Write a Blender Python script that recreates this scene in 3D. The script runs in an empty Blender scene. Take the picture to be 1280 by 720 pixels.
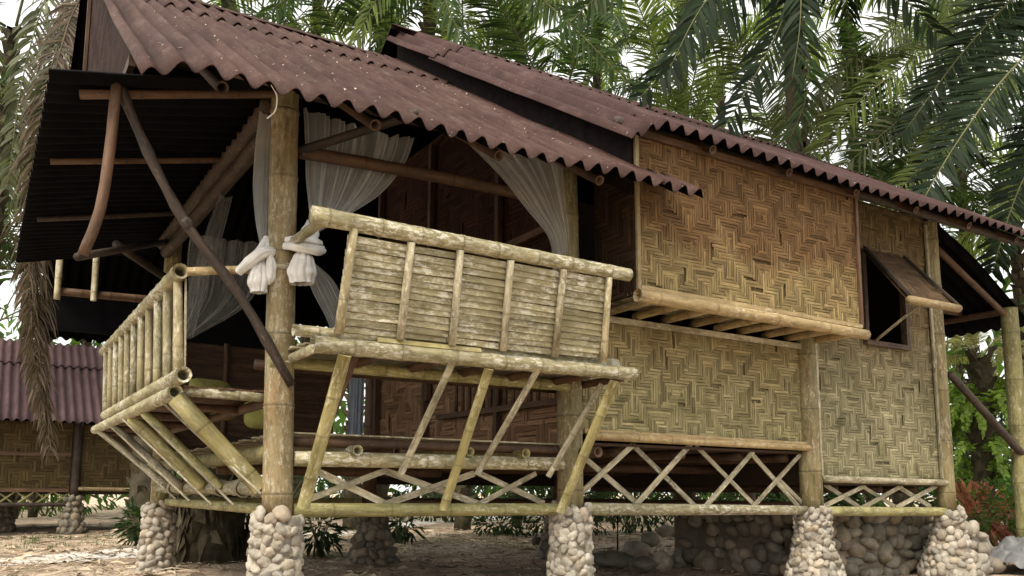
import bpy, math, random
import numpy as np
from mathutils import Vector, Matrix, noise as mnoise
random.seed(7)
R = random.random
def U(a, b): return a + (b - a) * random.random()
rad = math.radians
sc = bpy.context.scene
col = sc.collection
GZ = -0.72                                  # ground level; z = 0 is the lowest front beam of the hut

# ------------------------------------------------------------------ camera (solved from the photograph's vanishing points)
F = 1068.0; PCY = 480.0
yaw, pitch, roll = rad(31.81), rad(7.18), rad(0.335)
fw = Vector((math.sin(yaw)*math.cos(pitch), math.cos(yaw)*math.cos(pitch), math.sin(pitch)))
_r = Vector((math.cos(yaw), -math.sin(yaw), 0)); _u = _r.cross(fw)
rt = _r*math.cos(roll) + _u*math.sin(roll); up = -_r*math.sin(roll) + _u*math.cos(roll)
CAM = Vector((-1.6043, -5.3569, 0.1249))
cd = bpy.data.cameras.new('camera'); cam = bpy.data.objects.new('camera', cd); col.objects.link(cam)
cam.matrix_world = Matrix(((rt.x, up.x, -fw.x, CAM.x), (rt.y, up.y, -fw.y, CAM.y), (rt.z, up.z, -fw.z, CAM.z), (0, 0, 0, 1)))
cd.sensor_width = 36; cd.lens = 36*F/1280; cd.shift_y = 120/1280; cd.clip_end = 500; cd.clip_start = 0.05
sc.camera = cam
def ray(px, py): return fw + rt*((px-640)/F) - up*((py-PCY)/F)
def at(px, py, ax, v):                       # where the line of sight meets the plane coordinate[ax] = v
    r = ray(px, py); return CAM + r*((v-CAM[ax])/r[ax])
def far(px, py, d): return CAM + ray(px, py)*d
V = Vector

# ------------------------------------------------------------------ mesh collecting
class MB:
    def __init__(s): s.v=[]; s.f=[]; s.t=[]; s.bc=[]; s.nd=[]; s.sm=[]
    def add(s, vs, fs, tint=None, bc=None, nd=None, smooth=True):
        b = len(s.v)
        if tint is None: tint = R()
        s.v += [tuple(p) for p in vs]
        s.bc += [tuple(p) for p in (bc if bc is not None else vs)]
        s.nd += list(nd) if nd is not None else [0.0]*len(vs)
        for f in fs: s.f.append(tuple(i+b for i in f))
        s.t += [tint]*len(fs); s.sm += [smooth]*len(fs)
    def build(s, name, mat, parent=None, org=(0,0,0)):
        me = bpy.data.meshes.new(name)
        o3 = np.array(org)
        me.from_pydata([tuple(np.array(p)-o3) for p in s.v] if any(org) else s.v, [], s.f)
        me.polygons.foreach_set('use_smooth', s.sm)
        a = me.attributes.new('tint', 'FLOAT', 'FACE'); a.data.foreach_set('value', s.t)
        a = me.attributes.new('bc', 'FLOAT_VECTOR', 'POINT'); a.data.foreach_set('vector', np.array(s.bc, dtype=np.float32).ravel())
        a = me.attributes.new('nd', 'FLOAT', 'POINT'); a.data.foreach_set('value', s.nd)
        me.materials.append(mat); me.update()
        o = bpy.data.objects.new(name, me); col.objects.link(o)
        if parent: o.parent = parent
        return o

def basis(d):
    d = d.normalized()
    a = V((0,0,1)) if abs(d.z) < .9 else V((1,0,0))
    x = d.cross(a).normalized(); return x, d.cross(x).normalized(), d
def tube(mb, pts, rads, n=10, tint=None, nds=None, cap0=True, cap1=True, hollow0=False, hollow1=False, rough=0.0):
    pts = [V(p) for p in pts]; m = len(pts); off = U(0, 50)
    vs=[]; bc=[]; nd=[]; al=0; x=None
    for i in range(m):
        d = (pts[min(i+1, m-1)] - pts[max(i-1, 0)])
        if d.length < 1e-9: d = V((0,0,1))
        d.normalize()
        if x is None: x, y, _ = basis(d)
        else:
            x = (x - d*x.dot(d)).normalized(); y = d.cross(x)
        if i: al += (pts[i]-pts[i-1]).length
        for k in range(n):
            a = 2*math.pi*k/n; r = rads[i]*(1 + rough*(R()-.5))
            vs.append(pts[i] + (x*math.cos(a) + y*math.sin(a))*r)
            bc.append((r*math.cos(a)+off, r*math.sin(a)+off*.7, al+off*1.3)); nd.append(nds[i] if nds else 0)
    fs = [(i*n+k, i*n+(k+1)%n, (i+1)*n+(k+1)%n, (i+1)*n+k) for i in range(m-1) for k in range(n)]
    def end(i, hollow, flip):
        nonlocal vs, bc, nd
        ring = [i*n+k for k in range(n)]
        if not hollow:
            fs.append(tuple(ring if not flip else ring[::-1])); return
        d = (pts[1]-pts[0] if i == 0 else pts[m-2]-pts[m-1]).normalized()
        for dep, k in ((0, .72), (.14, .66)):
            b = len(vs)
            for q in range(n):
                vs.append(pts[i] + (V(vs[i*n+q])-pts[i])*k + d*dep); bc.append(bc[i*n+q]); nd.append(1.0 if dep else .0)
            new = [b+q for q in range(n)]
            for q in range(n): fs.append((ring[q], ring[(q+1)%n], new[(q+1)%n], new[q]))
            ring = new
        fs.append(tuple(ring))
    if cap0: end(0, hollow0, True)
    if cap1: end(m-1, hollow1, False)
    mb.add(vs, fs, tint, bc, nd)
def bamboo(mb, p0, p1, r0, r1=None, node=.3, n=12, bend=(0,0,0), h0=False, h1=False, tint=None, knob=.07):
    p0, p1, bend = V(p0), V(p1), V(bend); r1 = r0 if r1 is None else r1
    L = (p1-p0).length; st = [(0, 1, 0), (L, 1, 0)]
    z = U(.25, .9)*node
    while z < L - .02:
        for dz, k, q in ((-.022, 1, 0), (-.007, 1+knob*.8, .25), (-.001, 1-knob*.25, 1.0), (.006, 1+knob*.6, .35), (.02, 1, 0)):
            if 0 < z+dz < L: st.append((z+dz, k, q))
        st.append((min(z+node*.45, L*.999), .985, 0))
        z += node*U(.85, 1.18)
    st.sort(); ps=[]; rs=[]; ns=[]
    for z, k, q in st:
        s = z/L; ps.append(p0.lerp(p1, s) + bend*(4*s*(1-s))); rs.append((r0+(r1-r0)*s)*k); ns.append(q)
    tube(mb, ps, rs, n, tint, ns, hollow0=h0, hollow1=h1)
def bar(mb, p0, p1, w, h, side=None, tint=None, bow=0):
    """flat strip or board: w wide across, h thick"""
    p0, p1 = V(p0), V(p1); d = (p1-p0).normalized()
    x = V(side).normalized() if side is not None else basis(d)[0]
    x = (x - d*x.dot(d)).normalized(); y = d.cross(x); off = U(0, 40); L = (p1-p0).length
    vs=[]; bc=[]
    for p, l in ((p0, 0), (p1, L)):
        for a, b in ((-1,-1),(1,-1),(1,1),(-1,1)):
            vs.append(p + x*(a*w/2) + y*(b*h/2)); bc.append((a*w/2+off, b*h/2+off, l+off))
    mb.add(vs, [(3,2,1,0),(4,5,6,7),(0,1,5,4),(1,2,6,5),(2,3,7,6),(3,0,4,7)], tint, bc, None, False)
def box(mb, a, b, tint=.5):
    (x0,y0,z0),(x1,y1,z1) = a, b
    vs = [(x0,y0,z0),(x1,y0,z0),(x1,y1,z0),(x0,y1,z0),(x0,y0,z1),(x1,y0,z1),(x1,y1,z1),(x0,y1,z1)]
    mb.add(vs, [(3,2,1,0),(4,5,6,7),(0,1,5,4),(1,2,6,5),(2,3,7,6),(3,0,4,7)], tint, None, None, False)
_ico = {}
def ico(sub):
    if sub not in _ico:
        import bmesh
        bm = bmesh.new(); bmesh.ops.create_icosphere(bm, subdivisions=sub, radius=1)
        bm.verts.ensure_lookup_table()
        _ico[sub] = ([v.co.copy() for v in bm.verts], [tuple(v.index for v in f.verts) for f in bm.faces]); bm.free()
    return _ico[sub]
def stone(mb, c, rx, ry, rz, rot=None, sub=2, tint=None, amp=.28):
    vs0, fs = ico(sub); off = V((U(0,99), U(0,99), U(0,99)))
    M = rot if rot is not None else Matrix.Rotation(U(0,6.28), 3, 'Z')
    vs=[]
    for v in vs0:
        k = 1 + amp*(mnoise.noise(v*1.1+off)) + amp*.4*mnoise.noise(v*2.6+off) + (.14*abs(mnoise.noise(v*4.2+off)) if sub > 2 else 0)
        # flatten into a few facets
        p = V((v.x*rx, v.y*ry, v.z*rz))*k
        vs.append(V(c) + M @ p)
    bc = [tuple(v*.1+off*.1) for v in vs0]
    mb.add(vs, fs, tint, bc=[tuple(V(p)+off) for p in vs], smooth=True)

# ------------------------------------------------------------------ materials
class NT:
    def __init__(s, name):
        s.m = bpy.data.materials.new(name); s.m.use_nodes = True; s.t = s.m.node_tree; s.t.nodes.clear()
        s.out = s.n('ShaderNodeOutputMaterial')
    def n(s, typ, **kw):
        nd = s.t.nodes.new(typ)
        for k, v in kw.items(): setattr(nd, k, v)
        return nd
    def l(s, a, b): s.t.links.new(a, b)
    def attr(s, name): return s.n('ShaderNodeAttribute', attribute_name=name)
    def bsdf(s, rough=.6, spec=.3):
        b = s.n('ShaderNodeBsdfPrincipled'); b.inputs['Roughness'].default_value = rough
        b.inputs['Specular IOR Level'].default_value = spec; s.l(b.outputs[0], s.out.inputs[0]); return b
    def scale(s, vec, sx):
        mp = s.n('ShaderNodeVectorMath', operation='MULTIPLY'); s.l(vec, mp.inputs[0]); mp.inputs[1].default_value = sx; return mp.outputs[0]
    def noise(s, vec, scale=5, detail=4, rough=.6):
        t = s.n('ShaderNodeTexNoise'); t.inputs['Scale'].default_value = scale; t.inputs['Detail'].default_value = detail
        t.inputs['Roughness'].default_value = rough; s.l(vec, t.inputs['Vector']); return t.outputs['Fac']
    def ramp(s, fac, stops):
        r = s.n('ShaderNodeValToRGB'); e = r.color_ramp.elements
        while len(e) < len(stops): e.new(.5)
        for i, (p, c) in enumerate(stops):
            e[i].position = p; e[i].color = (c, c, c, 1) if isinstance(c, (int, float)) else (*c, 1)
        s.l(fac, r.inputs[0]); return r.outputs[0]
    def mix(s, fac, a, b, mode='MIX'):
        m = s.n('ShaderNodeMix', data_type='RGBA', blend_type=mode)
        for k, v in ((0, fac), (6, a), (7, b)):
            if isinstance(v, (int, float)): m.inputs[k].default_value = v if k == 0 else (v, v, v, 1)
            elif isinstance(v, tuple): m.inputs[k].default_value = (*v, 1)
            else: s.l(v, m.inputs[k])
        return m.outputs[2]
    def math(s, op, a, b=0.0):
        m = s.n('ShaderNodeMath', operation=op)
        for i, v in ((0, a), (1, b)):
            if isinstance(v, (int, float)): m.inputs[i].default_value = v
            else: s.l(v, m.inputs[i])
        return m.outputs[0]
    def tinted(s, c, lo, hi):
        m = s.n('ShaderNodeMapRange'); s.l(s.attr('tint').outputs['Fac'], m.inputs[0])
        m.inputs[3].default_value = lo; m.inputs[4].default_value = hi
        return s.mix(1.0, c, m.outputs[0], 'MULTIPLY')
    def bump(s, b, h, strength=.4, dist=.01):
        n = s.n('ShaderNodeBump'); n.inputs['Strength'].default_value = strength; n.inputs['Distance'].default_value = dist
        s.l(h, n.inputs['Height']); s.l(n.outputs[0], b.inputs['Normal'])

def m_bamboo(name, c1, c2, lichen=.5, lcol=(.58,.53,.40), stain=(.10,.08,.04), stain_amt=.5, rough=.62):
    t = NT(name); bc = t.attr('bc').outputs['Vector']; obj = t.n('ShaderNodeTexCoord').outputs['Object']
    n1 = t.noise(t.scale(bc, (30,30,3.5)), 1, 5, .65)
    c = t.ramp(n1, [(.28, c1), (.72, c2)])
    st = t.ramp(t.noise(t.scale(bc, (9,9,3.2)), 1, 4, .6), [(.45, 0.0), (.68, 1.0)])
    c = t.mix(t.math('MULTIPLY', st, stain_amt), c, stain)
    li = t.ramp(t.noise(t.scale(bc, (42,42,18)), 1, 7, .74), [(.525-.08*(lichen-.5), 0.0), (.60-.08*(lichen-.5), 1.0)])
    li2 = t.ramp(t.noise(obj, 2.2, 3, .6), [(.35, 0.0), (.62, 1.0)])
    c = t.mix(t.math('MULTIPLY', t.math('MULTIPLY', li, li2), min(1, lichen*1.3)), c, lcol)
    gm = t.ramp(t.noise(t.scale(bc, (16,16,5)), 1, 6, .75), [(.52, 0.0), (.66, 1.0)])
    c = t.mix(t.math('MULTIPLY', gm, .55), c, (c1[0]*.42, c1[1]*.42, c1[2]*.4))
    dots = t.ramp(t.noise(t.scale(bc, (75,75,50)), 1, 2, .5), [(.66, 0.0), (.72, 1.0)])
    c = t.mix(t.math('MULTIPLY', dots, .55), c, (c1[0]*.35, c1[1]*.35, c1[2]*.35))
    c = t.tinted(c, .72, 1.18)
    c = t.mix(t.math('MULTIPLY', t.attr('nd').outputs['Fac'], .5), c, (c1[0]*.25, c1[1]*.22, c1[2]*.2))
    b = t.bsdf(rough, .3); t.l(c, b.inputs['Base Color'])
    t.bump(b, t.math('ADD', n1, t.math('MULTIPLY', li, .5)), .35, .006)
    return t.m
def m_weave(name, a1, a2, w1, w2, z0, z1, green_amt=.5, rough=.7):
    """woven flattened bamboo: a = upper colour, w = lower colour, more of it below z0 than above z1"""
    t = NT(name); bc = t.attr('bc').outputs['Vector']; obj = t.n('ShaderNodeTexCoord').outputs['Object']
    n1 = t.noise(t.scale(bc, (150, 20, 5)), 1, 4, .7)
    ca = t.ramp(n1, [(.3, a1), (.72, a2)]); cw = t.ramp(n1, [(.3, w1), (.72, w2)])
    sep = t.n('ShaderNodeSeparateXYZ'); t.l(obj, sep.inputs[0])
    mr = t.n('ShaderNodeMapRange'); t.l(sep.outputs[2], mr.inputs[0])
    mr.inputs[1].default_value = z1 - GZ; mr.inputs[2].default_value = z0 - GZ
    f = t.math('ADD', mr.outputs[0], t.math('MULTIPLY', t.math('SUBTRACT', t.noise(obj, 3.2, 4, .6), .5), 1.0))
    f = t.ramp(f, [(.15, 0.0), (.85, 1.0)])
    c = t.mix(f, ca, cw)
    green = t.ramp(t.noise(t.scale(obj, (4,4,2.4)), 1, 4, .65), [(.48, 0.0), (.66, 1.0)])
    c = t.mix(t.math('MULTIPLY', t.math('MULTIPLY', green, f), green_amt), c, (.085, .085, .03))
    li = t.ramp(t.noise(t.scale(bc, (60,60,22)), 1, 5, .7), [(.62, 0.0), (.70, 1.0)])
    c = t.mix(t.math('MULTIPLY', t.math('MULTIPLY', li, f), .55), c, (.50, .47, .36))
    cr = t.ramp(t.noise(t.scale(bc, (170, 3, 2.6)), 1, 3, .6), [(.36, 1.0), (.43, 0.0)])
    c = t.mix(t.math('MULTIPLY', cr, .75), c, (a1[0]*.2, a1[1]*.2, a1[2]*.2))
    c = t.tinted(c, .64, 1.36)
    b = t.bsdf(rough, .10); t.l(c, b.inputs['Base Color']); t.bump(b, n1, .7, .008)
    return t.m
def m_roof(name, c1, c2, dust=(.30,.25,.22), specks=.8, rough=.62):
    t = NT(name); obj = t.n('ShaderNodeTexCoord').outputs['Object']; bc = t.attr('bc').outputs['Vector']
    n1 = t.noise(t.scale(obj, (3, 1.2, 1.2)), 1, 6, .65)
    c = t.ramp(n1, [(.3, c1), (.7, c2)])
    d = t.ramp(t.noise(t.scale(bc, (12, 2.0, 1)), 1, 5, .7), [(.50, 0.0), (.78, 1.0)])
    c = t.mix(t.math('MULTIPLY', d, .30), c, dust)
    fine = t.noise(obj, 60, 3, .6)
    c = t.mix(.5, c, t.mix(1.0, c, t.ramp(fine, [(.3, .55), (.7, 1.5)]), 'MULTIPLY'))
    sp = t.ramp(t.noise(t.scale(obj, (30, 24, 24)), 1, 2, .5), [(.72, 0.0), (.735, 1.0)])
    c = t.mix(t.math('MULTIPLY', sp, specks*.45), c, (.58, .54, .47))
    dk = t.ramp(t.noise(t.scale(bc, (7, 9, 1)), 1, 4, .6), [(.56, 0.0), (.74, 1.0)])
    c = t.mix(t.math('MULTIPLY', dk, .35), c, (c1[0]*.4, c1[1]*.4, c1[2]*.4))
    trough_shade = t.math('MULTIPLY', t.attr('nd').outputs['Fac'], t.ramp(t.noise(t.scale(bc, (9, 1.4, 1)), 1, 5, .7), [(.30, .25), (.62, 1.0)]))  # wave shading painted into the troughs, broken into streaks by noise
    c = t.mix(t.math('MULTIPLY', trough_shade, .62), c, (c1[0]*.36, c1[1]*.36, c1[2]*.36))
    c = t.tinted(c, .85, 1.12)
    c = t.mix(t.math('LESS_THAN', t.attr('tint').outputs['Fac'], -.5), c, (.003,.0027,.0027))  # undersides coloured near black: the shade below the roof is painted in
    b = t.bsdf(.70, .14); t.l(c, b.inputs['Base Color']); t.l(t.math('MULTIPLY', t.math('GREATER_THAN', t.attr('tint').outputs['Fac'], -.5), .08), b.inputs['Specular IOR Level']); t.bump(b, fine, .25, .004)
    return t.m
def m_plain(name, c1, c2, scale=8, rough=.7, spec=.25, lo=.8, hi=1.15, bump=.3, detail=5):
    t = NT(name); obj = t.n('ShaderNodeTexCoord').outputs['Object']
    n1 = t.noise(obj, scale, detail, .65); c = t.tinted(t.ramp(n1, [(.3, c1), (.7, c2)]), lo, hi)
    b = t.bsdf(rough, spec); t.l(c, b.inputs['Base Color'])
    if bump: t.bump(b, n1, bump, .01)
    return t.m
def m_stone(name, c1, c2, moss=.0):
    t = NT(name); bc = t.attr('bc').outputs['Vector']
    n1 = t.noise(bc, 9, 6, .65); c = t.ramp(n1, [(.3, c1), (.7, c2)])
    sp = t.ramp(t.noise(bc, 60, 3, .6), [(.55, 0.0), (.7, 1.0)]); c = t.mix(t.math('MULTIPLY', sp, .35), c, (c1[0]*.5, c1[1]*.5, c1[2]*.5))
    hue = t.noise(bc, .9, 1, .5); c = t.mix(t.ramp(hue, [(.45, 0.0), (.75, .5)]), c, (.42, .30, .19))
    if moss:
        mo = t.ramp(t.noise(bc, 3.5, 5, .7), [(.5, 0.0), (.66, 1.0)]); c = t.mix(t.math('MULTIPLY', mo, moss), c, (.07, .075, .03))
    c = t.tinted(c, .6, 1.2); b = t.bsdf(.75, .25); t.l(c, b.inputs['Base Color']); t.bump(b, n1, .8, .014)
    return t.m
def m_leaf(name, c1, c2, trans=.35, rough=.5, spec=.22):
    t = NT(name); bc = t.attr('bc').outputs['Vector']
    n1 = t.noise(bc, 1.3, 3, .6); c = t.tinted(t.ramp(n1, [(.3, c1), (.7, c2)]), .55, 1.45)
    b = t.n('ShaderNodeBsdfPrincipled'); b.inputs['Roughness'].default_value = rough; b.inputs['Specular IOR Level'].default_value = spec
    t.l(c, b.inputs['Base Color'])
    tr = t.n('ShaderNodeBsdfTranslucent'); t.l(t.mix(1.0, c, (1.5, 1.7, .8), 'MULTIPLY'), tr.inputs[0])
    ms = t.n('ShaderNodeMixShader'); ms.inputs[0].default_value = trans
    t.l(b.outputs[0], ms.inputs[1]); t.l(tr.outputs[0], ms.inputs[2]); t.l(ms.outputs[0], t.out.inputs[0])
    return t.m
def m_net(name, c, alpha=.5):
    t = NT(name); uv = t.attr('bc').outputs['Vector']; obj = t.n('ShaderNodeTexCoord').outputs['Object']
    n1 = t.noise(obj, 9, 4, .6); cc = t.ramp(n1, [(.3, tuple(v*.8 for v in c)), (.7, c)])
    d = t.n('ShaderNodeBsdfDiffuse'); t.l(cc, d.inputs[0])
    tl = t.n('ShaderNodeBsdfTranslucent'); t.l(cc, tl.inputs[0])
    m1 = t.n('ShaderNodeMixShader'); m1.inputs[0].default_value = .4; t.l(d.outputs[0], m1.inputs[1]); t.l(tl.outputs[0], m1.inputs[2])
    tp = t.n('ShaderNodeBsdfTransparent')
    lw = t.n('ShaderNodeLayerWeight'); lw.inputs[0].default_value = .5           # gauze is denser seen edge-on
    mr = t.n('ShaderNodeMapRange'); t.l(lw.outputs[1], mr.inputs[0]); mr.inputs[3].default_value = alpha; mr.inputs[4].default_value = min(1, alpha+.6)
    m2 = t.n('ShaderNodeMixShader'); t.l(mr.outputs[0], m2.inputs[0]); t.l(tp.outputs[0], m2.inputs[1]); t.l(m1.outputs[0], m2.inputs[2])
    t.l(m2.outputs[0], t.out.inputs[0]); return t.m

B_pale = m_bamboo('bamboo_pale', (.22,.18,.09), (.43,.36,.21), .75)
B_post = m_bamboo('bamboo_post', (.19,.15,.07), (.40,.325,.18), .65, stain=(.26,.13,.04), stain_amt=.55)
B_green = m_bamboo('bamboo_green', (.15,.14,.05), (.37,.33,.14), .55, stain=(.07,.07,.025), stain_amt=.55)
B_olive = m_bamboo('bamboo_olive', (.13,.115,.05), (.32,.265,.135), .5, stain=(.15,.085,.035), stain_amt=.6)
B_tie = m_bamboo('wood_tie', (.028,.015,.010), (.085,.048,.030), .2)
B_lichen = m_bamboo('bamboo_lichened', (.18,.155,.075), (.40,.35,.20), 1.0, lcol=(.60,.57,.47), stain=(.12,.11,.05), stain_amt=.6)
B_strut = m_bamboo('bamboo_strut', (.20,.17,.065), (.41,.35,.15), .55, stain=(.10,.09,.03))
B_split = m_bamboo('bamboo_split', (.24,.20,.12), (.48,.43,.30), .75, stain=(.07,.06,.03), stain_amt=.8)
B_brown = m_bamboo('bamboo_brown', (.055,.030,.018), (.15,.083,.046), .15, lcol=(.30,.24,.17), stain=(.03,.018,.01))
B_dark = m_bamboo('wood_dark', (.020,.014,.011), (.070,.047,.033), .25, lcol=(.20,.17,.13), stain=(.02,.015,.012))
B_cream = m_bamboo('bamboo_cream', (.215,.150,.068), (.41,.31,.155), .5, stain=(.22,.13,.05), stain_amt=.4)
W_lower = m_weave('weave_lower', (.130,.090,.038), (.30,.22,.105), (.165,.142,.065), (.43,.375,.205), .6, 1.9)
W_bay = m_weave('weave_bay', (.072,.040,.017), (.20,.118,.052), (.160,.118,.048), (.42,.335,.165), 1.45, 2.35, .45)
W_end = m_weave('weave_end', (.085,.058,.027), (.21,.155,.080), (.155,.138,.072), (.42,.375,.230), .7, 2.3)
W_in = m_weave('weave_inside', (.022,.010,.007), (.070,.030,.018), (.16,.09,.05), (.38,.23,.13), 1.2, 1.9, 0)  # inside wall coloured dark above and much lighter below
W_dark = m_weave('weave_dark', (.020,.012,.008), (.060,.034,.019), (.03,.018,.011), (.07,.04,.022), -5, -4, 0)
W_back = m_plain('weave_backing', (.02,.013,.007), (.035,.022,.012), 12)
ROOF_lo = m_roof('roof_brown', (.038,.020,.017), (.078,.045,.038), (.22,.165,.135))
ROOF_hi = m_roof('roof_maroon', (.040,.022,.020), (.076,.044,.040), (.22,.155,.135))
ROOF_far = m_roof('roof_far', (.070,.043,.046), (.125,.080,.085), (.22,.15,.15), specks=.2)
FELT = m_plain('black_felt', (.003,.003,.0035), (.007,.0065,.0075), 5, .9, .05)
DARKWOOD = m_plain('dark_wood', (.025,.015,.010), (.065,.038,.024), 9)
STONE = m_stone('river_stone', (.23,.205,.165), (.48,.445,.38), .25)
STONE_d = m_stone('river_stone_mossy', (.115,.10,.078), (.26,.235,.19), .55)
MORTAR = m_plain('mortar', (.12,.10,.07), (.22,.18,.13), 14)
NET = m_net('net_white', (.80,.80,.77), .34)
NET_g = m_net('net_grey', (.40,.39,.36), .26)
CLOTH = m_plain('cloth_white', (.60,.59,.56), (.76,.75,.72), 12, .85, .1)
CLOTH_b = m_plain('cloth_blue', (.40,.47,.58), (.55,.62,.72), 7, .85, .1)
CUSH = m_plain('cushion_olive', (.22,.21,.045), (.42,.38,.13), 9, .8, .15)
LEAF = m_leaf('palm_leaf', (.022,.044,.015), (.068,.108,.036), .45)
LEAF_d = m_leaf('palm_leaf_dark', (.007,.015,.007), (.019,.034,.013), .28, .55, .14)  # leaf green darkened to stand for backlit fronds
LEAF_l = m_leaf('palm_leaf_light', (.09,.125,.035), (.20,.235,.09), .55)  # leaf green lightened to stand for bright haze in the canopy
LEAF_g = m_leaf('palm_leaf_greyed', (.060,.075,.040), (.130,.135,.075), .3, .6, .3)
LEAF_dead = m_leaf('palm_leaf_dead', (.045,.033,.024), (.15,.112,.08), .25, .75, .2)
FERN = m_leaf('fern_leaf', (.11,.18,.03), (.26,.36,.08), .5)
LEAF_p = m_leaf('palm_leaf_pale', (.20,.19,.08), (.48,.44,.30), .5)
BUSH = m_leaf('bush_leaf', (.035,.080,.016), (.095,.17,.035), .4)
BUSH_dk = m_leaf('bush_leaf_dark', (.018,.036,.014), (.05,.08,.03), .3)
CROTON = m_leaf('croton_leaf', (.25,.11,.06), (.46,.18,.15), .35)
STEM = m_plain('frond_stem', (.08,.085,.035), (.17,.16,.075), 8)
TRUNK = m_plain('palm_trunk', (.030,.026,.016), (.105,.088,.056), 7, .85, .15, .6, 1.3, .6)

# ------------------------------------------------------------------ naming
def tag(o, label=None, cat=None, group=None, kind=None):
    if label: o['label'] = label
    if cat: o['category'] = cat
    if group: o['group'] = group
    if kind: o['kind'] = kind
    return o
def thing(name, loc, label, cat, group=None):
    o = bpy.data.objects.new(name, None); o.location = loc; o.empty_display_size = .2; col.objects.link(o)
    return tag(o, label, cat, group)

# ------------------------------------------------------------------ builders
def weave(mb, o, u, v, W, H, s=.027, K=5, N=10, M=15, mask=None, bow=.007, miss=.012, ph=0):
    o, u, v = V(o), V(u).normalized(), V(v).normalized(); nrm = u.cross(v)
    nx, nz = int(round(W/s)), int(round(H/s)); sx, sz = W/nx, H/nz
    def pp(i, n): i %= 2*n; return i if i < n else 2*n-i
    def walk(n, lo, hi):
        out=[]; c=random.randrange(2*K); d=1; left=random.randint(lo, hi)
        for _ in range(n):
            out.append(c); c += d; left -= 1
            if left <= 0: d = -d; left = random.randint(lo, hi)
        return out
    wa, wb = walk(nx, N-4, N+4), walk(nz, M-3, M+12)
    T = [[(wa[i]+wb[j]) % (2*K) < K for j in range(nz)] for i in range(nx)]
    for i in range(1, nx-1):
        for j in range(1, nz-1):
            if (T[i-1][j] != T[i+1][j] or T[i][j-1] != T[i][j+1]) and R() < .13: T[i][j] = not T[i][j]
    ok = [[mask is None or mask((i+.5)*sx, (j+.5)*sz) for j in range(nz)] for i in range(nx)]
    fine = [U(.25, .75) for _ in range(max(nx, nz)+1)]; fine2 = [U(.25, .75) for _ in range(max(nx, nz)+1)]
    def strip(hor, k, a, b):
        if R() < miss: return
        if hor: c0, L, w, D, X = (a*sx, (k+.5)*sz), (b-a)*sx, sz, u, v
        else:   c0, L, w, D, X = ((k+.5)*sx, a*sz), (b-a)*sz, sx, v, u
        p = o + u*c0[0] + v*c0[1]; ex = .45*s
        if hor: lo, hi = max(-ex, -a*sx), min(L+ex, W-a*sx)
        else: lo, hi = max(-ex, -a*sz), min(L+ex, H-a*sz)
        off = U(0, 60); hw = w*U(.39, .485); tl = U(-.10, .10)*w; base = fine[k] if hor else fine2[k]
        t = min(1, max(0, base + random.gauss(0, .22)))
        vs=[]; bc=[]
        for l, dz in ((lo, -.2), (lo+.12*(hi-lo), .55), (hi-.12*(hi-lo), .55), (hi, -.2)):
            sh = tl*((l-lo)/(hi-lo)-.5)
            for a2, q in ((-1, .15), (-.1, 1), (1, .15)):
                vs.append(p + D*l + X*(a2*hw+sh) + nrm*(bow*(dz + q*.55)+.0005)); bc.append((a2*hw+off, off, l+off))
        fs=[]
        for r in range(3):
            for c in range(2):
                q = (r*3+c, r*3+c+1, r*3+c+4, r*3+c+3); fs.append(q if not hor else q[::-1])
        mb.add(vs, fs, t, bc, None, True)
    for j in range(nz):
        i = 0
        while i < nx:
            if T[i][j] and ok[i][j]:
                a = i
                while i < nx and T[i][j] and ok[i][j]: i += 1
                strip(True, j, a, i)
            else: i += 1
    for i in range(nx):
        j = 0
        while j < nz:
            if not T[i][j] and ok[i][j]:
                a = j
                while j < nz and not T[i][j] and ok[i][j]: j += 1
                strip(False, i, a, j)
            else: j += 1
    # the splints running underneath
    def sheet(u0, u1, v0, v1):
        q = [o+u*u0+v*v0-nrm*.012, o+u*u1+v*v0-nrm*.012, o+u*u1+v*v1-nrm*.012, o+u*u0+v*v1-nrm*.012]
        q2 = [p-nrm*.01 for p in q]
        mb.add(q+q2, [(0,1,2,3),(7,6,5,4),(0,4,5,1),(1,5,6,2),(2,6,7,3),(3,7,4,0)], 0.0, None, None, False)
    if mask is None: sheet(0, W, 0, H)
    else:
        for i in range(nx):
            j = 0
            while j < nz:
                if ok[i][j]:
                    a = j
                    while j < nz and ok[i][j]: j += 1
                    sheet(i*sx, (i+1)*sx, a*sz, j*sz)
                else: j += 1

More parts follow.
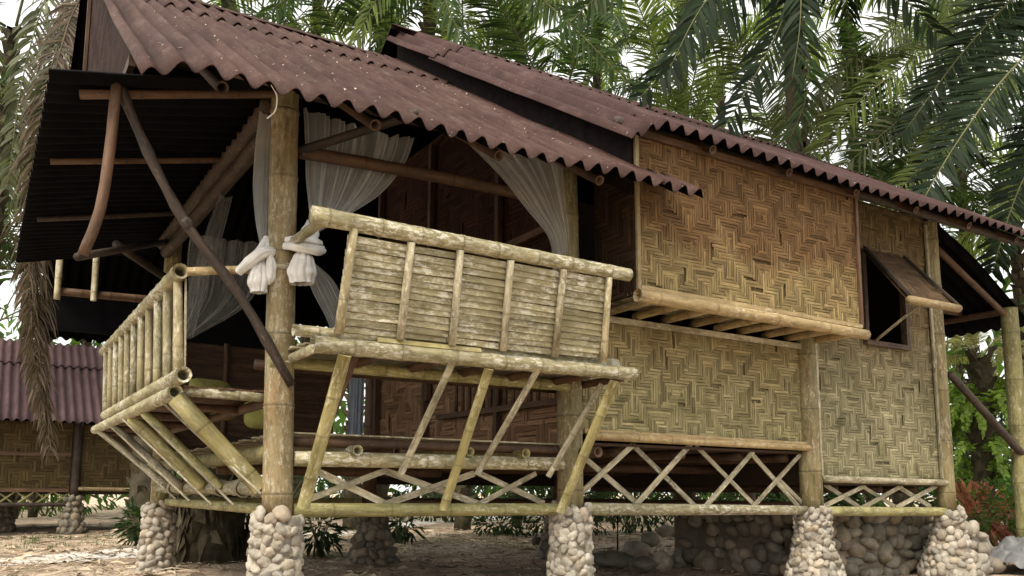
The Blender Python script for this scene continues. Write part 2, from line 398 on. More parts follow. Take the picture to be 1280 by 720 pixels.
def corrugated(mb, x0, x1, A, B, pitch=.15, amp=.031, spw=10, ny=14, thick=.006, sag=None, lift=0, endjit=.006, axis='x', tint=None):
    """sheet whose waves run from A=(s,z) to B=(s,z); x spans across the waves. axis 'x': across = X and s = Y; 'y': across = Y and s = X"""
    n = max(2, int(round((x1-x0)/pitch*spw)))
    dA, dB = V((A[0], A[1])), V((B[0], B[1])); d = (dB-dA); L = d.length; d.normalize(); nr = V((-d.y, d.x))
    if nr.y < 0: nr = -nr
    nw = int((x1-x0)/(pitch*6))+1; jit = [U(-endjit, endjit) for _ in range(nw+1)]; wob = [U(-1, 1) for _ in range(nw+2)]
    tints = [U(.2, .8) for _ in range(nw+1)]
    top=[]; bc=[]; tr=[]
    for j in range(ny+1):
        for i in range(n+1):
            x = x0 + (x1-x0)*i/n; w = int((x-x0)/(pitch*6)); s = L*j/ny
            if j == 0: s += jit[w]
            p = dA + d*s
            a = amp*(1+.12*wob[w])
            h = lift + a*math.sin(2*math.pi*(x-x0)/pitch) + .006*mnoise.noise(V((x*1.7, s*1.3, 3.1)))
            dz = sag(x, s) if sag else 0
            p = p + nr*h
            P = (x, p.x, p.y+dz) if axis == 'x' else (p.x, x, p.y+dz)
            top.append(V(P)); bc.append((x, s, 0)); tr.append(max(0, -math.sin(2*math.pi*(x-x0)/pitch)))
    m = (n+1)*(ny+1); nz = V((0, nr.x, nr.y)) if axis == 'x' else V((nr.x, 0, nr.y))
    bot = [p - nz*thick for p in top]
    b0 = len(mb.v); mb.v += [tuple(p) for p in top+bot]; mb.bc += bc+bc; mb.nd += tr+tr
    def F_(f, t): mb.f.append(tuple(b0+i for i in f)); mb.t.append(t); mb.sm.append(True)
    for j in range(ny):
        for i in range(n):
            q = (j*(n+1)+i, j*(n+1)+i+1, (j+1)*(n+1)+i+1, (j+1)*(n+1)+i); t = tints[min(nw, int(i/n*(x1-x0)/(pitch*6)))] if tint is None else tint
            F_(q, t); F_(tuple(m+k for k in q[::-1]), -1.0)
    for i in range(n):
        F_((i, m+i, m+i+1, i+1), .4); q = ny*(n+1)+i; F_((q+1, m+q+1, m+q, q), .4)
    for j in range(ny):
        a, b = j*(n+1), (j+1)*(n+1); F_((b, m+b, m+a, a), .4); a += n; b += n; F_((a, m+a, m+b, b), .4)

def stone_pier(cx, cy, z0, z1, r0, r1, parent, org, mat=STONE, ss=.055, sub=2):
    mb = MB()
    rf = lambda k: r0+(r1-r0)*min(1, k*1.6 if k < .6 else 1)
    tube(mb, [(cx,cy,z0-.05)]+[(cx,cy,z0+(z1-.03-z0)*k/8) for k in range(9)], [r0*.9]+[rf(k/8)*(.90 if k < 8 else .84) for k in range(9)], 20, .05, rough=.05)
    z = z0+ss*.5
    while z < z1+ss*.2:
        k = (z-z0)/(z1-z0); r = r0+(r1-r0)*min(1, k*1.6 if k < .6 else 1); n = max(6, int(2*math.pi*r/(ss*1.72))); a0 = U(0, 6.28)
        rowh = ss*U(.85, 1.1)
        for i in range(n):
            a = a0 + 2*math.pi*(i+U(-.22, .22))/n; sw = ss*U(.72, 1.12)
            M = Matrix.Rotation(a, 3, 'Z') @ Matrix.Rotation(U(-1.2, 1.2), 3, 'X')
            q = U(.72, 1.22); stone(mb, (cx+math.cos(a)*r*.88, cy+math.sin(a)*r*.88, z+U(-.028,.028)), ss*.72, sw*q, rowh*U(.62, 1.08)/q**.4, M, sub, None, .42)
        z += rowh*1.42
    o = mb.build('stone_pier', mat, parent, org); return o

def curve(pts, n):
    """Catmull-Rom through pts"""
    P = [V(p) for p in pts]; P = [P[0]*2-P[1]] + P + [P[-1]*2-P[-2]]; out=[]
    m = len(P)-3
    for i in range(n+1):
        t = i/n*m; k = min(int(t), m-1); t -= k
        a, b, c, d = P[k:k+4]
        out.append(.5*((2*b)+(c-a)*t+(2*a-5*b+4*c-d)*t*t+(3*b-a-3*c+d)*t**3))
    return out

def frond_geo(mb, mbs, pts, leaf=.75, n=70, width=.042, droop=.55, start=.16, seg=3, rr=.028, tip_taper=.45, splay=.5, gap=.04, tb=.5, tv=.35, ragged=0, face=None):
    """a pinnate palm leaf along the rachis polyline pts; leaflets into mb, the stalk into mbs"""
    pts = curve(pts, 22); L=[0]
    for i in range(1, len(pts)): L.append(L[-1]+(pts[i]-pts[i-1]).length)
    tot = L[-1]
    tube(mbs, pts, [rr*(1-.82*l/tot) for l in L], 6, .5)
    def sample(s):
        x = s*tot
        for i in range(1, len(L)):
            if L[i] >= x:
                k = (x-L[i-1])/(L[i]-L[i-1]+1e-9); return pts[i-1].lerp(pts[i], k), (pts[i]-pts[i-1]).normalized()
        return pts[-1], (pts[-1]-pts[-2]).normalized()
    Z = V((0,0,1))
    for i in range(n):
        s = start + (1-start)*(i+U(-.3,.3))/(n-1); s = min(max(s, start), 1.0)
        c, T = sample(s)
        S = T.cross(Z)
        if S.length < .25: S = T.cross(V((0,1,0)) if ragged == 0 else V((U(-1,1), U(-1,1), 0)))
        if face is not None: S = T.cross((face-c).normalized())
        S.normalize(); Nn = S.cross(T).normalized()
        q = (s-start)/(1-start); ll = leaf*(.55+.45*math.sin(math.pi*min(1, .25+q*.75)))*(1-tip_taper*q*q)
        for sd in (-1, 1):
            if R() < gap: continue
            d = (S*sd*1.0 + T*U(.35, .8)*(1+q*.7) + Nn*U(-splay, splay*1.2)).normalized()
            lw = width*U(.75, 1.15); l = ll*U(.8, 1.1)
            w = (T - d*T.dot(d))
            if w.length < .05: w = Nn
            w.normalize(); w = (w + Nn*U(-.5, .5)).normalized()
            p = c.copy(); vs=[]; bc=[]; off = U(0, 30); dr = droop*U(.6, 1.35)
            for k in range(seg+1):
                f = k/seg; ww = lw*(.45 if k == 0 else (1.0 if k < seg else .06))*(1 if k < 2 else 1-.25*f)
                vs += [p - w*ww/2, p + w*ww/2]; bc += [(off, f, 0), (off, f, 1)]
                d = (d - Z*dr*(.35+.5*f)).normalized(); p = p + d*(l/seg)
            t = min(1, max(0, random.gauss(tb, tv*.6)))
            mb.add(vs, [(2*k, 2*k+1, 2*k+3, 2*k+2) for k in range(seg)], t, bc, None, False)

def drape(mb, left, right, nu=72, nv=24, folds=7, amp=.03, dirn=(0,1,0), tight=1.0, hem=None):
    L = curve(left, nv); Rr = curve(right, nv); D = V(dirn); vs=[]; bc=[]; ph = U(0, 6)
    for j in range(nv+1):
        for i in range(nu+1):
            f = i/nu; p = L[j].lerp(Rr[j], f); w = (L[j]-Rr[j]).length
            a = amp*min(1, .35+w*1.3)
            sw = 2.0*mnoise.noise(V((f*folds*1.6, j*.035, ph))) + 1.2*mnoise.noise(V((f*folds*4.1, j*.05, ph+7)))
            p = p + D*a*sw + V((0,0,-1))*(.02*math.sin(f*math.pi) if j == 0 else 0)
            vs.append(p); bc.append((f*3, j/nv*3, 0))
    mb.add(vs, [(j*(nu+1)+i, j*(nu+1)+i+1, (j+1)*(nu+1)+i+1, (j+1)*(nu+1)+i) for j in range(nv) for i in range(nu)], .5, bc, None, True)
def bundle(mb, c, rx, ry, rz, folds=7, tilt=0, amp=.16, dirx=0):
    vs0, fs = ico(4); c = V(c); M = Matrix.Rotation(tilt, 3, 'Y'); vs=[]; off = V((U(0,9), U(0,9), U(0,9)))
    for v in vs0:
        a = math.atan2(v.y, v.x); k = 1 + amp*.55*math.sin(a*folds + v.z*3.2 + off.x)*(.5+.5*abs(v.z)) + amp*.25*math.sin(a*folds*2.3 + v.z*5 + off.y) + .22*mnoise.noise(v*1.2+off)
        vs.append(c + M @ V((v.x*rx*k, v.y*ry*k, v.z*rz*(1+.1*mnoise.noise(v*2.4+off)))))
    mb.add(vs, fs, .5, None, None, True)
def gather(mb, pts, radii, folds=11, amp=.2, n=120, m=40, flat=1.0, phase=None):
    """cloth gathered round a line: a tube whose wall is folded lengthwise, the folds wandering as they run"""
    P = curve(pts, m); ph = U(0, 6) if phase is None else phase; off = V((U(0,9), U(0,9), U(0,9))); vs=[]; x=None
    for i, p in enumerate(P):
        d = (P[min(i+1,m)]-P[max(i-1,0)]).normalized()
        if x is None: x, y, _ = basis(d)
        else: x = (x-d*x.dot(d)).normalized(); y = d.cross(x)
        f = i/m*(len(radii)-1); k = min(int(f), len(radii)-2); q = f-k; q = q*q*(3-2*q); r = radii[k]*(1-q)+radii[k+1]*q
        for j in range(n):
            a = 2*math.pi*j/n; w = a*folds + ph + 2.2*mnoise.noise(V((math.cos(a)*1.3, math.sin(a)*1.3, i*.06))+off)
            fo = abs(math.sin(w/2))**.6*2-1.3
            rr = r*(1+amp*fo+.16*mnoise.noise(V((math.cos(a), math.sin(a), i*.1))*1.4+off)); vs.append(p+(x*math.cos(a)+y*math.sin(a)*flat)*rr)
    mb.add(vs, [(i*n+j, i*n+(j+1)%n, (i+1)*n+(j+1)%n, (i+1)*n+j) for i in range(m) for j in range(n)], .5, None, None, True)

# =================================================================== THE HUT
HO = (0, 0, GZ)
hut = thing('bamboo_hut', HO, 'raised bamboo hut with woven walls, open veranda and brown corrugated roof on stone piers', 'hut')
def part(mb, name, mat, parent=None, **k): return tag(mb.build(name, mat, parent or hut, HO), **k)
def P_bamboo(name, mat, p0, p1, r0, r1=None, parent=None, **k):
    mb = MB(); bamboo(mb, p0, p1, r0, r1, **k); return part(mb, name, mat, parent)
def P_bar(name, mat, p0, p1, w, h, side=None, parent=None):
    mb = MB(); bar(mb, p0, p1, w, h, side); return part(mb, name, mat, parent)

# roof planes
YR = 3.95
LE = (-.90, 2.32); LR = (YR, 5.40); tl = (LR[1]-LE[1])/(LR[0]-LE[0])       # lower roof: eave, ridge (y, z)
UE = (-.72, 2.88); UR = (YR, 5.84)
XL = -1.05; XG = 2.42
def zlow(y): return LE[1]+(y-LE[0])*tl
# posts and piers
posts = [((.0,0), (-.058,0), 2.72, .094), ((2.25,0), (2.205,0), 2.75, .100), ((5.02,0), (4.96,0), 3.0, .104), ((7.17,0), (7.12,0), 3.1, .095),
         ((0,4.1), (0,4.1), 3.05, .09), ((2.3,4.1), (2.3,4.1), 3.1, .085), ((5.0,4.1), (5.0,4.1), 3.0, .085), ((7.17,4.1), (7.17,4.1), 3.0, .085),
         ]
for i, (a, b, h, r) in enumerate(posts):
    P_bamboo('post', B_post if i == 0 else (B_olive if i < 5 else B_brown), (a[0], a[1], -.08), (b[0], b[1], h), r, r*.94, node=.52, n=20, knob=.09, bend=(U(-.01,.01), 0, 0))
stone_pier(0, 0, GZ, -.02, .185, .155, hut, HO, ss=.043, sub=3)
stone_pier(2.25, 0, GZ, -.01, .20, .155, hut, HO, ss=.043, sub=3)
stone_pier(5.02, 0, GZ, -.02, .30, .165, hut, HO, ss=.043, sub=3)
stone_pier(7.17, 0, GZ, -.04, .34, .17, hut, HO, ss=.052)
stone_pier(0, 4.1, GZ, -.02, .19, .155, hut, HO, ss=.052)
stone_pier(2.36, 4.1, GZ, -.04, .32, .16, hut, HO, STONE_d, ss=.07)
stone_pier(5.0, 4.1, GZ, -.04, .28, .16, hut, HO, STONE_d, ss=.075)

# lowest beams, deck beams, deck
P_bamboo('beam', B_green, (.09, -.02, 0), (2.16, -.02, -.005), .045, node=.42, knob=.05)
P_bamboo('beam', B_lichen, (2.36, -.02, -.005), (4.90, -.02, -.03), .05, .042, node=.45, knob=.05)
P_bamboo('beam', B_green, (5.13, -.02, -.04), (7.16, -.02, -.06), .046, node=.45)
P_bamboo('beam', B_lichen, (.085, -.015, .325), (2.16, -.015, .335), .05, node=.38, knob=.06)
P_bamboo('beam', B_lichen, (-.03, .1, .14), (-.03, 3.95, .14), .05, node=.30, knob=.18)
P_bamboo('beam', B_green, (.06, .12, .0), (.06, 4.0, .0), .04)
P_bamboo('beam', B_green, (.02, .1, .37), (-.02, 4.6, .36), .058, node=.4)
P_bamboo('beam', B_green, (.1, 4.1, .0), (2.2, 4.1, .0), .045)
P_bamboo('beam', B_brown, (2.4, 4.1, .0), (5.0, 4.1, 0.), .045)
P_bamboo('beam', B_brown, (2.3, .1, .0), (2.3, 4.0, .0), .045)
P_bamboo('beam', B_brown, (5.02, .1, .0), (5.0, 4.0, 0.), .045)
P_bamboo('beam', B_brown, (.1, 2.1, .30), (2.2, 2.1, .30), .045)
for px, z, r, out, m in ((446,.385,.036,-.12,B_lichen), (505,.39,.036,-.0,B_brown), (588,.40,.033,-.10,B_green), (655,.40,.036,-.13,B_strut), (728,.42,.040,-.30,B_brown)):
    x = at(px, 564, 1, -.1).x
    P_bamboo('joist', m, (x, out, z), (x+U(-.05,.05), 4.0, z), r, node=.35, h0=True, tint=.6)
mb = MB()
y = .0
while y < 4.05:
    w = U(.05, .085); sg = U(-.03, .03)
    bar(mb, (.06+U(-.05,.05), y+w/2, .487+U(-.006,.006)), (2.22+U(-.06,.03), y+w/2, .487+U(-.006,.006)), w*.95, .011, (0,1,U(-.06,.06)))
    y += w+.004
part(mb, 'deck_floor', B_split)
P_bamboo('deck_edge', B_brown, (.08, .02, .435), (2.17, .02, .44), .032)
# bedroom floors (seen from underneath through the lattice)
mb = MB()
for y0 in np.arange(.08, 4.0, .16): bar(mb, (2.36, y0, .50), (4.98, y0, .50), .15, .02, (0,1,0))
for y0 in np.arange(.08, 4.0, .16): bar(mb, (5.05, y0, .215), (7.12, y0, .215), .15, .02, (0,1,0))
part(mb, 'bedroom_floor', DARKWOOD)
for x, z in ((2.8,.45),(3.5,.45),(4.2,.45),(4.8,.45),(5.5,.17),(6.2,.17),(6.8,.17)): P_bamboo('joist', B_brown, (x, .1, z), (x, 4.0, z), .04)
for y0 in (1.2, 2.6): P_bamboo('beam', B_brown, (2.4, y0, .36), (5.0, y0, .36), .045)

# lattice skirts
def lattice(segs, y, mat, w):
    mb = MB()
    for k, (a, b) in enumerate(segs):
        p, q = at(*a, 1, y), at(*b, 1, y); dy = .012 if p.z > q.z else -.012
        p.y = q.y = y+dy; bar(mb, p, q, w*U(.85,1.1), .012, (q-p).cross(V((0,1,0))))
    part(mb, 'lattice_skirt', mat)
c6 = lambda x, y: (300+x/2.4, 420+y/2.4); c8 = lambda x, y: (700+x/1.9466, 350+y/1.9466); c7 = lambda x, y: (740+x/3.765, 560+y/3.765)
lattice([(c6(232,405),c6(435,502)), (c6(190,495),c6(430,405)), (c6(430,402),c6(730,508)), (c6(430,506),c6(700,412)), (c6(720,412),c6(915,502)), (c6(715,504),c6(885,412))], .03, B_split, .042)
lattice([(c7(-25,52),c7(225,268)), (c7(-60,215),c7(185,-12)), (c7(195,-15),c7(490,275)), (c7(195,275),c7(470,-30)), (c7(490,-15),c7(775,275)), (c7(530,275),c7(755,15)),
         (c7(745,15),c7(975,275)), (c7(755,275),c7(975,30)), (c7(885,150),c7(1010,275))], .03, B_split, .042)
lattice([(c8(645,497),c8(735,556)), (c8(640,550),c8(740,500)), (c8(735,500),c8(825,556)), (c8(730,556),c8(830,500)), (c8(820,500),c8(905,552)), (c8(815,554),c8(915,500))], .03, B_split, .042)

# ---- front bench: a seat cantilevered out of the veranda with a leaning slatted back
seat = MB()
yy = -.44
while yy < .28:
    w = U(.04, .06); bar(seat, (.02+U(-.04,.04), yy+w/2, 1.008), (2.4+U(-.05,.05), yy+w/2, 1.008), w*.93, .012, (0,1,0)); yy += w+.004
seat = part(seat, 'bench_seat', B_split)
P_bamboo('edge_pole', B_lichen, (.02, -.5, .985), (2.475, -.5, .995), .053, .050, seat, node=.34, h0=True, h1=False)
P_bamboo('edge_pole', B_lichen, (-.09, -.47, 1.062), (.62, -.475, 1.062), .036, .034, seat, node=.3, h0=True)
P_bar('edge_pole', B_lichen, (.60, -.475, 1.065), (2.36, -.46, 1.063), .07, .035, (0,0.4,1), seat)
P_bar('edge_pole', B_strut, (.42, -.525, 1.045), (1.15, -.525, 1.045), .03, .012, (0,0.3,1), seat)
P_bamboo('edge_pole', B_green, (-.1, -.05, .93), (2.3, -.05, .93), .04, .04, seat)
P_bamboo('edge_pole', B_brown, (-.1, .3, .95), (2.3, .3, .95), .035, .035, seat)
for x in (.02, .45, .85, 1.25, 1.65, 2.05, 2.35): P_bamboo('seat_joist', B_brown if x > .1 else B_lichen, (x, -.5, .955), (x+.02, .35, .955), .03, .03, seat, node=.3)
for i, (tp, bt) in enumerate((((.175,1.66),(.165,1.055)), ((.545,1.635),(.565,1.06)), ((.885,1.64),(.93,1.06)), ((1.26,1.63),(1.315,1.06)), ((1.685,1.63),(1.735,1.055)), ((2.075,1.63),(2.16,1.055)))):
    P_bamboo('back_post', B_pale if i in (0,5) else B_split, (bt[0], -.535, bt[1]), (tp[0], -.715, tp[1]), .030 if i == 0 else .026, .025, seat, node=.5, n=10, tint=.7)
P_bamboo('top_rail', B_lichen, (-.08, -.70, 1.70), (2.27, -.70, 1.675), .056, .047, seat, node=.30, knob=.09, h0=False, tint=.6)
P_bamboo('arm_rail', B_lichen, (-.02, -.70, 1.67), (-.01, -.15, 1.69), .032, .032, seat, h1=True)
sl = MB(); nsl = 14
for k in range(nsl):
    f = (k+.5)/nsl; z = 1.075+f*.55; yb = -.505-.175*f; hgt = .60/nsl
    x = .14+.0*f
    for (xa, xb) in ((.15, .56), (.56, .90), (.90, 1.29), (1.29, 1.71), (1.71, 2.12)):
        bar(sl, (xa+.004*R(), yb+U(-.004,.004), z+U(-.005,.005)), (xb-.004*R(), yb+U(-.004,.004), z+U(-.006,.006)), hgt*U(.90,.985), .016, (0, -.02+U(-.05,.05), 1), U(.2,.9))
part(sl, 'slat_panel', B_lichen, seat)
def strut(mat, a, b, w, ya=-.47, yb=-.085, parent=seat, flat=.5):
    mb = MB(); p, q = at(*a, 1, ya), at(*b, 1, yb)
    bar_b(mb, p, q, w, flat); return part(mb, 'strut', mat, parent)
def bar_b(mb, p, q, w, flat=.5):                 # a half-round split bamboo length, rounded face forward
    d = (q-p).normalized(); x = d.cross(V((0,-1,0))).normalized(); yv = d.cross(x); yv = yv if yv.y < 0 else -yv
    off = U(0,30); vs=[]; bc=[]; nd=[]; n=10; L = (q-p).length
    zs = [0]; z = U(.1,.3)
    while z < L-.05: zs += [z-.015, z, z+.012]; z += U(.24,.32)
    zs.append(L)
    for l in zs:
        kn = 1.0 if (len(zs) > 2 and l not in (0, L) and (zs.index(l) % 3) == 2) else 0
        for k in range(n):
            a = math.pi*k/(n-1); r = w/2*(1+.07*kn)
            vs.append(p+d*l + x*(math.cos(a)*r) + yv*(math.sin(a)*r*flat*2*.6)); bc.append((r*math.cos(a)+off, r*math.sin(a)+off, l+off)); nd.append(kn*.8)
    m = len(zs); fs = [(i*n+k, i*n+k+1, (i+1)*n+k+1, (i+1)*n+k) for i in range(m-1) for k in range(n-1)]
    fs += [(i*n+n-1, i*n, (i+1)*n, (i+1)*n+n-1) for i in range(m-1)]; fs += [tuple(range(n)), tuple((m-1)*n+k for k in range(n))[::-1]]
    mb.add(vs, fs, .6, bc, nd, True)
strut(B_strut, (431,444), (379,634), .085, -.545, -.09)
strut(B_brown, (446,440), (415,520), .05, -.45, -.22)
strut(B_split, (566,452), (501,592), .052, -.53, -.09)
strut(B_strut, (611,461), (554,637), .070, -.545, -.09)
strut(B_split, (674,459), (596,593), .050, -.53, -.09)
strut(B_strut, (768,476), (700,640), .085, -.545, -.12)
strut(B_split, (752,480), (685,596), .048, -.40, -.16)

# ---- side bench on the left: seat, baluster back, slanting struts
sb = MB(); xx = -.56
while xx < -.02:
    w = U(.04,.06); bar(sb, (xx+w/2, .22+U(-.03,.03), .765), (xx+w/2, 4.3+U(-.05,.05), .765), w*.93, .012, (1,0,0)); xx += w+.004
sbench = part(sb, 'bench_seat', B_brown)
P_bamboo('edge_pole', B_lichen, (-.605, .20, .725), (-.60, 4.52, .74), .047, .045, sbench, node=.32, h0=True, tint=.7)
P_bamboo('edge_pole', B_lichen, (-.595, .03, .815), (-.60, 3.75, .835), .050, .044, sbench, node=.3, h0=True, knob=.1, tint=.7)
P_bamboo('edge_pole', B_lichen, (-.55, .26, .74), (-.06, .22, .725), .032, .03, sbench, node=.25)
P_bamboo('edge_pole', B_brown, (-.02, .2, .70), (-.02, 4.3, .70), .035, .035, sbench)
for y in (.9, 1.8, 2.7, 3.6, 4.2): P_bamboo('seat_joist', B_brown, (-.6, y, .70), (.0, y, .70), .03, .03, sbench)
P_bamboo('top_rail', B_lichen, (-.625, .14, 1.475), (-.62, 4.05, 1.50), .050, .045, sbench, node=.28, knob=.12, h0=True, tint=.75)
for k in range(11):
    y = .24+.355*k
    P_bamboo('baluster', B_lichen if k % 3 else B_pale, (-.60, y+U(-.02,.02)-.05, .84), (-.622, y, 1.46), .030+.004*(k == 0), .027, sbench, node=.45, n=10, tint=U(.3,.9))
P_bar('baluster', B_split, (-.565, .16, .85), (-.585, .18, 1.44), .012, .006, (1,0,0), sbench)
c2 = lambda x, y: (100+x/4, 460+y/4)
for a, b, w, m in (((480,150),(905,605),.058,B_strut), ((325,225),(705,600),.036,B_green), ((258,250),(618,595),.046,B_strut), ((165,285),(510,598),.034,B_split), ((95,312),(435,590),.034,B_split)):
    p, q = at(*c2(*a), 0, -.595), at(*c2(*b), 0, -.085); P_bamboo('strut', m, p, q, w, w*.95, sbench, node=.4, n=12)
for a, b in (((400,160),(905,630)), ((290,215),(770,688)), ((215,258),(658,684)), ((142,282),(550,668)), ((85,305),(478,655))):
    p, q = at(*c2(*a), 0, -.63), at(*c2(*b), 0, -.13); P_bar('strut', B_split, p, q, .016, .012, (0,1,0), sbench)

def lash(c, axis, r, turns=5, pitch=.011):
    a = V(axis).normalized(); x, y, _ = basis(a); mb = MB(); n = turns*10
    tube(mb, [V(c)+a*(pitch*(i/10-turns/2))+(x*math.cos(i*.628)+y*math.sin(i*.628))*(r+.004) for i in range(n+1)], [.006]*(n+1), 5, U(.2,.9)); part(mb, 'lashing', B_split)
for y in (.35, .75, 1.35, 1.95, 2.6, 3.2): lash((-.03, y, .14), (0,1,U(-.15,.15)), .056, random.randint(5, 9))
lash((-.035, 0, 1.54), (0,0,1), .098, 4)
# short rail between the left bench and the front post
P_bamboo('rail', B_cream, (-.60, .05, 1.455), (-.03, .04, 1.555), .027, .027, node=.3)

# ---- woven walls
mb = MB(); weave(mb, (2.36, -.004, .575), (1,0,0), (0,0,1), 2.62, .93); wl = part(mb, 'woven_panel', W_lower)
P_bamboo('sill', B_cream, (2.38, -.05, .56), (5.04, -.05, .545), .035, .03, wl, node=.4)
P_bar('sill', B_cream, (2.36, -.035, .595), (5.0, -.035, .58), .035, .02, (0,0,1), wl)
P_bar('trim', B_split, (2.36, -.03, 1.505), (5.0, -.03, 1.50), .05, .02, (0,0,1), wl)
OX0, OX1, OZ0, OZ1 = 5.90, 6.56, 1.66, 2.56
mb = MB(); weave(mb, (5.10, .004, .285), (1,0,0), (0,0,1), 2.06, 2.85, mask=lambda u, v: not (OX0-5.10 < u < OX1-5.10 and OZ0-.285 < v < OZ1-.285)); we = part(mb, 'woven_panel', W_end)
P_bamboo('sill', B_split, (5.14, -.045, .26), (7.20, -.045, .245), .034, .032, we, node=.4)
P_bar('trim', B_split, (5.125, -.03, .29), (5.10, -.03, 3.05), .04, .02, (1,0,0), we)
P_bar('trim', B_split, (7.07, -.03, .29), (7.02, -.03, 3.05), .04, .02, (1,0,0), we)
# window: frame, top-hung woven shutter on a prop
wf = MB()
bar(wf, (OX0-.02, -.03, OZ0-.02), (OX1+.05, -.03, OZ0-.02), .05, .05, (0,0,1)); bar(wf, (OX0-.02, -.03, OZ1+.02), (OX1+.05, -.03, OZ1+.02), .05, .05, (0,0,1))
bar(wf, (OX0, -.027, OZ0), (OX0, -.027, OZ1), .05, .05, (1,0,0)); bar(wf, (OX1+.02, -.027, OZ0), (OX1+.02, -.027, OZ1), .06, .05, (1,0,0))
wf = part(wf, 'window_frame', B_tie)
hl, hr = V((5.90,-.05,2.60)), V((6.62,-.05,2.60)); ol, orr = at(1137,374,1,-.66), at(1195,385,1,-.66)
OW = (orr-ol).length
mb = MB(); weave(mb, ol, (orr-ol), (hl-ol), OW, (hl-ol).length, s=.04); sh = part(mb, 'shutter', m_weave('weave_shutter', (.045,.028,.016), (.125,.08,.046), (.05,.03,.02), (.13,.09,.05), -5, -4, 0), wf)
P_bamboo('shutter_pole', B_cream, ol+V((-.02,-.01,-.01)), orr+V((.03,-.01,-.005)), .042, .040, wf, node=.5)
P_bar('shutter_edge', B_dark, ol+V((0,-.02,.03)), hl+V((0,-.01,.02)), .04, .02, (1,0,0), wf)
P_bar('shutter_edge', B_dark, orr+V((0,-.02,.03)), hr+V((-.06,-.01,.02)), .04, .02, (1,0,0), wf)
P_bamboo('prop_stick', B_split, at(1093,427,1,-.03), at(1146,384,1,-.60), .014, .013, wf, n=8)
# projecting bay
BX0, BX1, BY, BZ0, BZ1 = 2.50, 5.17, -.5, 1.60, 2.93
bb = MB()
for y0 in np.arange(BY+.02, .0, .07): bar(bb, (BX0, y0+.03, BZ0+.022), (BX1, y0+.03, BZ0+.022), .066, .014, (0,1,0))
bay = part(bb, 'bay_floor', B_split)
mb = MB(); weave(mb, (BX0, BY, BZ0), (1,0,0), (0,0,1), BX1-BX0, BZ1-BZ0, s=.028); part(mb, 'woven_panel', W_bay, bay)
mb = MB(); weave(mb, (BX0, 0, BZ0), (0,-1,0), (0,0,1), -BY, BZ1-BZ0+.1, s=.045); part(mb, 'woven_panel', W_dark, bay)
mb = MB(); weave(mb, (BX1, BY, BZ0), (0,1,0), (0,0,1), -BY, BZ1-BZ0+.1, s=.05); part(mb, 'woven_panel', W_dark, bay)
P_bamboo('edge_pole', B_cream, (BX0-.01, BY-.03, BZ0-.01), (BX1+.03, BY-.03, BZ0-.035), .052, .046, bay, node=.6, knob=.05, h0=True, tint=.75)
P_bar('corner_trim', B_cream, (BX0+.015, BY-.022, BZ0+.04), (BX0-.0, BY-.022, BZ1), .035, .02, (1,0,0), bay)
P_bar('corner_trim', B_brown, (BX1-.02, BY-.022, BZ0+.03), (BX1-.03, BY-.022, BZ1-.02), .035, .02, (1,0,0), bay)
P_bar('corner_trim', B_cream, (BX0+.03, BY-.028, BZ0+.055), (BX1-.03, BY-.028, BZ0+.035), .035, .018, (0,0,1), bay)
P_bar('corner_trim', B_brown, (BX0+.02, BY-.03, BZ1-.06), (BX1-.0, BY-.03, BZ1-.06), .05, .025, (0,0,1), bay)
for k in range(9):
    x = BX0+.12+k*.305; P_bamboo('joist', B_cream, (x, BY-.0, BZ0-.03), (x+U(-.02,.02), .02, BZ0-.03), .034, .034, bay, n=10, node=.3)
# dividing wall between veranda and bedroom, and the closed sides of the bedroom
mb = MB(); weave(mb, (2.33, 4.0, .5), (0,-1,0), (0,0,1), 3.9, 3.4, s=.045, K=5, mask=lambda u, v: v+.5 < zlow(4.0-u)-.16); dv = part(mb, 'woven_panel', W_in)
mb = MB()
for y0, z0_, z1_ in ((2.55,1.05,3.8),(2.62,.5,1.5),(1.15,.5,3.4),(3.9,.5,4.0)): bar(mb, (2.275, y0, z0_), (2.275, y0, z1_), .06, .05, (0,1,0))
bar(mb, (2.27, 2.3, .86), (2.27, .15, .84), .05, .05, (0,0,1)); bar(mb, (2.27, 2.6, 2.3), (2.27, .15, 2.3), .06, .05, (0,0,1))
part(mb, 'trim', B_brown, dv)
mb = MB()
for k in range(12): bamboo(mb, (2.265, 1.9-.13*k, .86), (2.265, 1.9-.13*k, 1.3), .018, n=6)
part(mb, 'baluster', B_brown, dv)
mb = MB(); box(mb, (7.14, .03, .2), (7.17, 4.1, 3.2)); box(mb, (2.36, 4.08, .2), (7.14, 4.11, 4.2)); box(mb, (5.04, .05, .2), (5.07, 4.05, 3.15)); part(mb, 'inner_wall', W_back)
# rear slatted screen behind the veranda
mb = MB(); z = .55
while z < 1.66:
    w = U(.045, .06); bar(mb, (-.02, 4.22+U(-.008,.008), z+w/2), (1.86, 4.22+U(-.006,.006), z+w/2+U(-.01,.01)), w*(1.25 if R() < .9 else .92), .014, (0,.15,1)); z += w
rs = part(mb, 'slat_screen', B_brown)
for x in (.0, .62, 1.24, 1.84): P_bamboo('screen_post', B_brown, (x, 4.19, .4), (x, 4.19, 1.72), .03, .03, rs)
P_bar('screen_rail', B_brown, (-.05, 4.20, .52), (2.3, 4.2, .52), .08, .05, (0,0,1), rs)
P_bar('screen_rail', DARKWOOD, (1.86, 4.20, .72), (2.3, 4.2, .72), .05, .05, (0,0,1), rs)

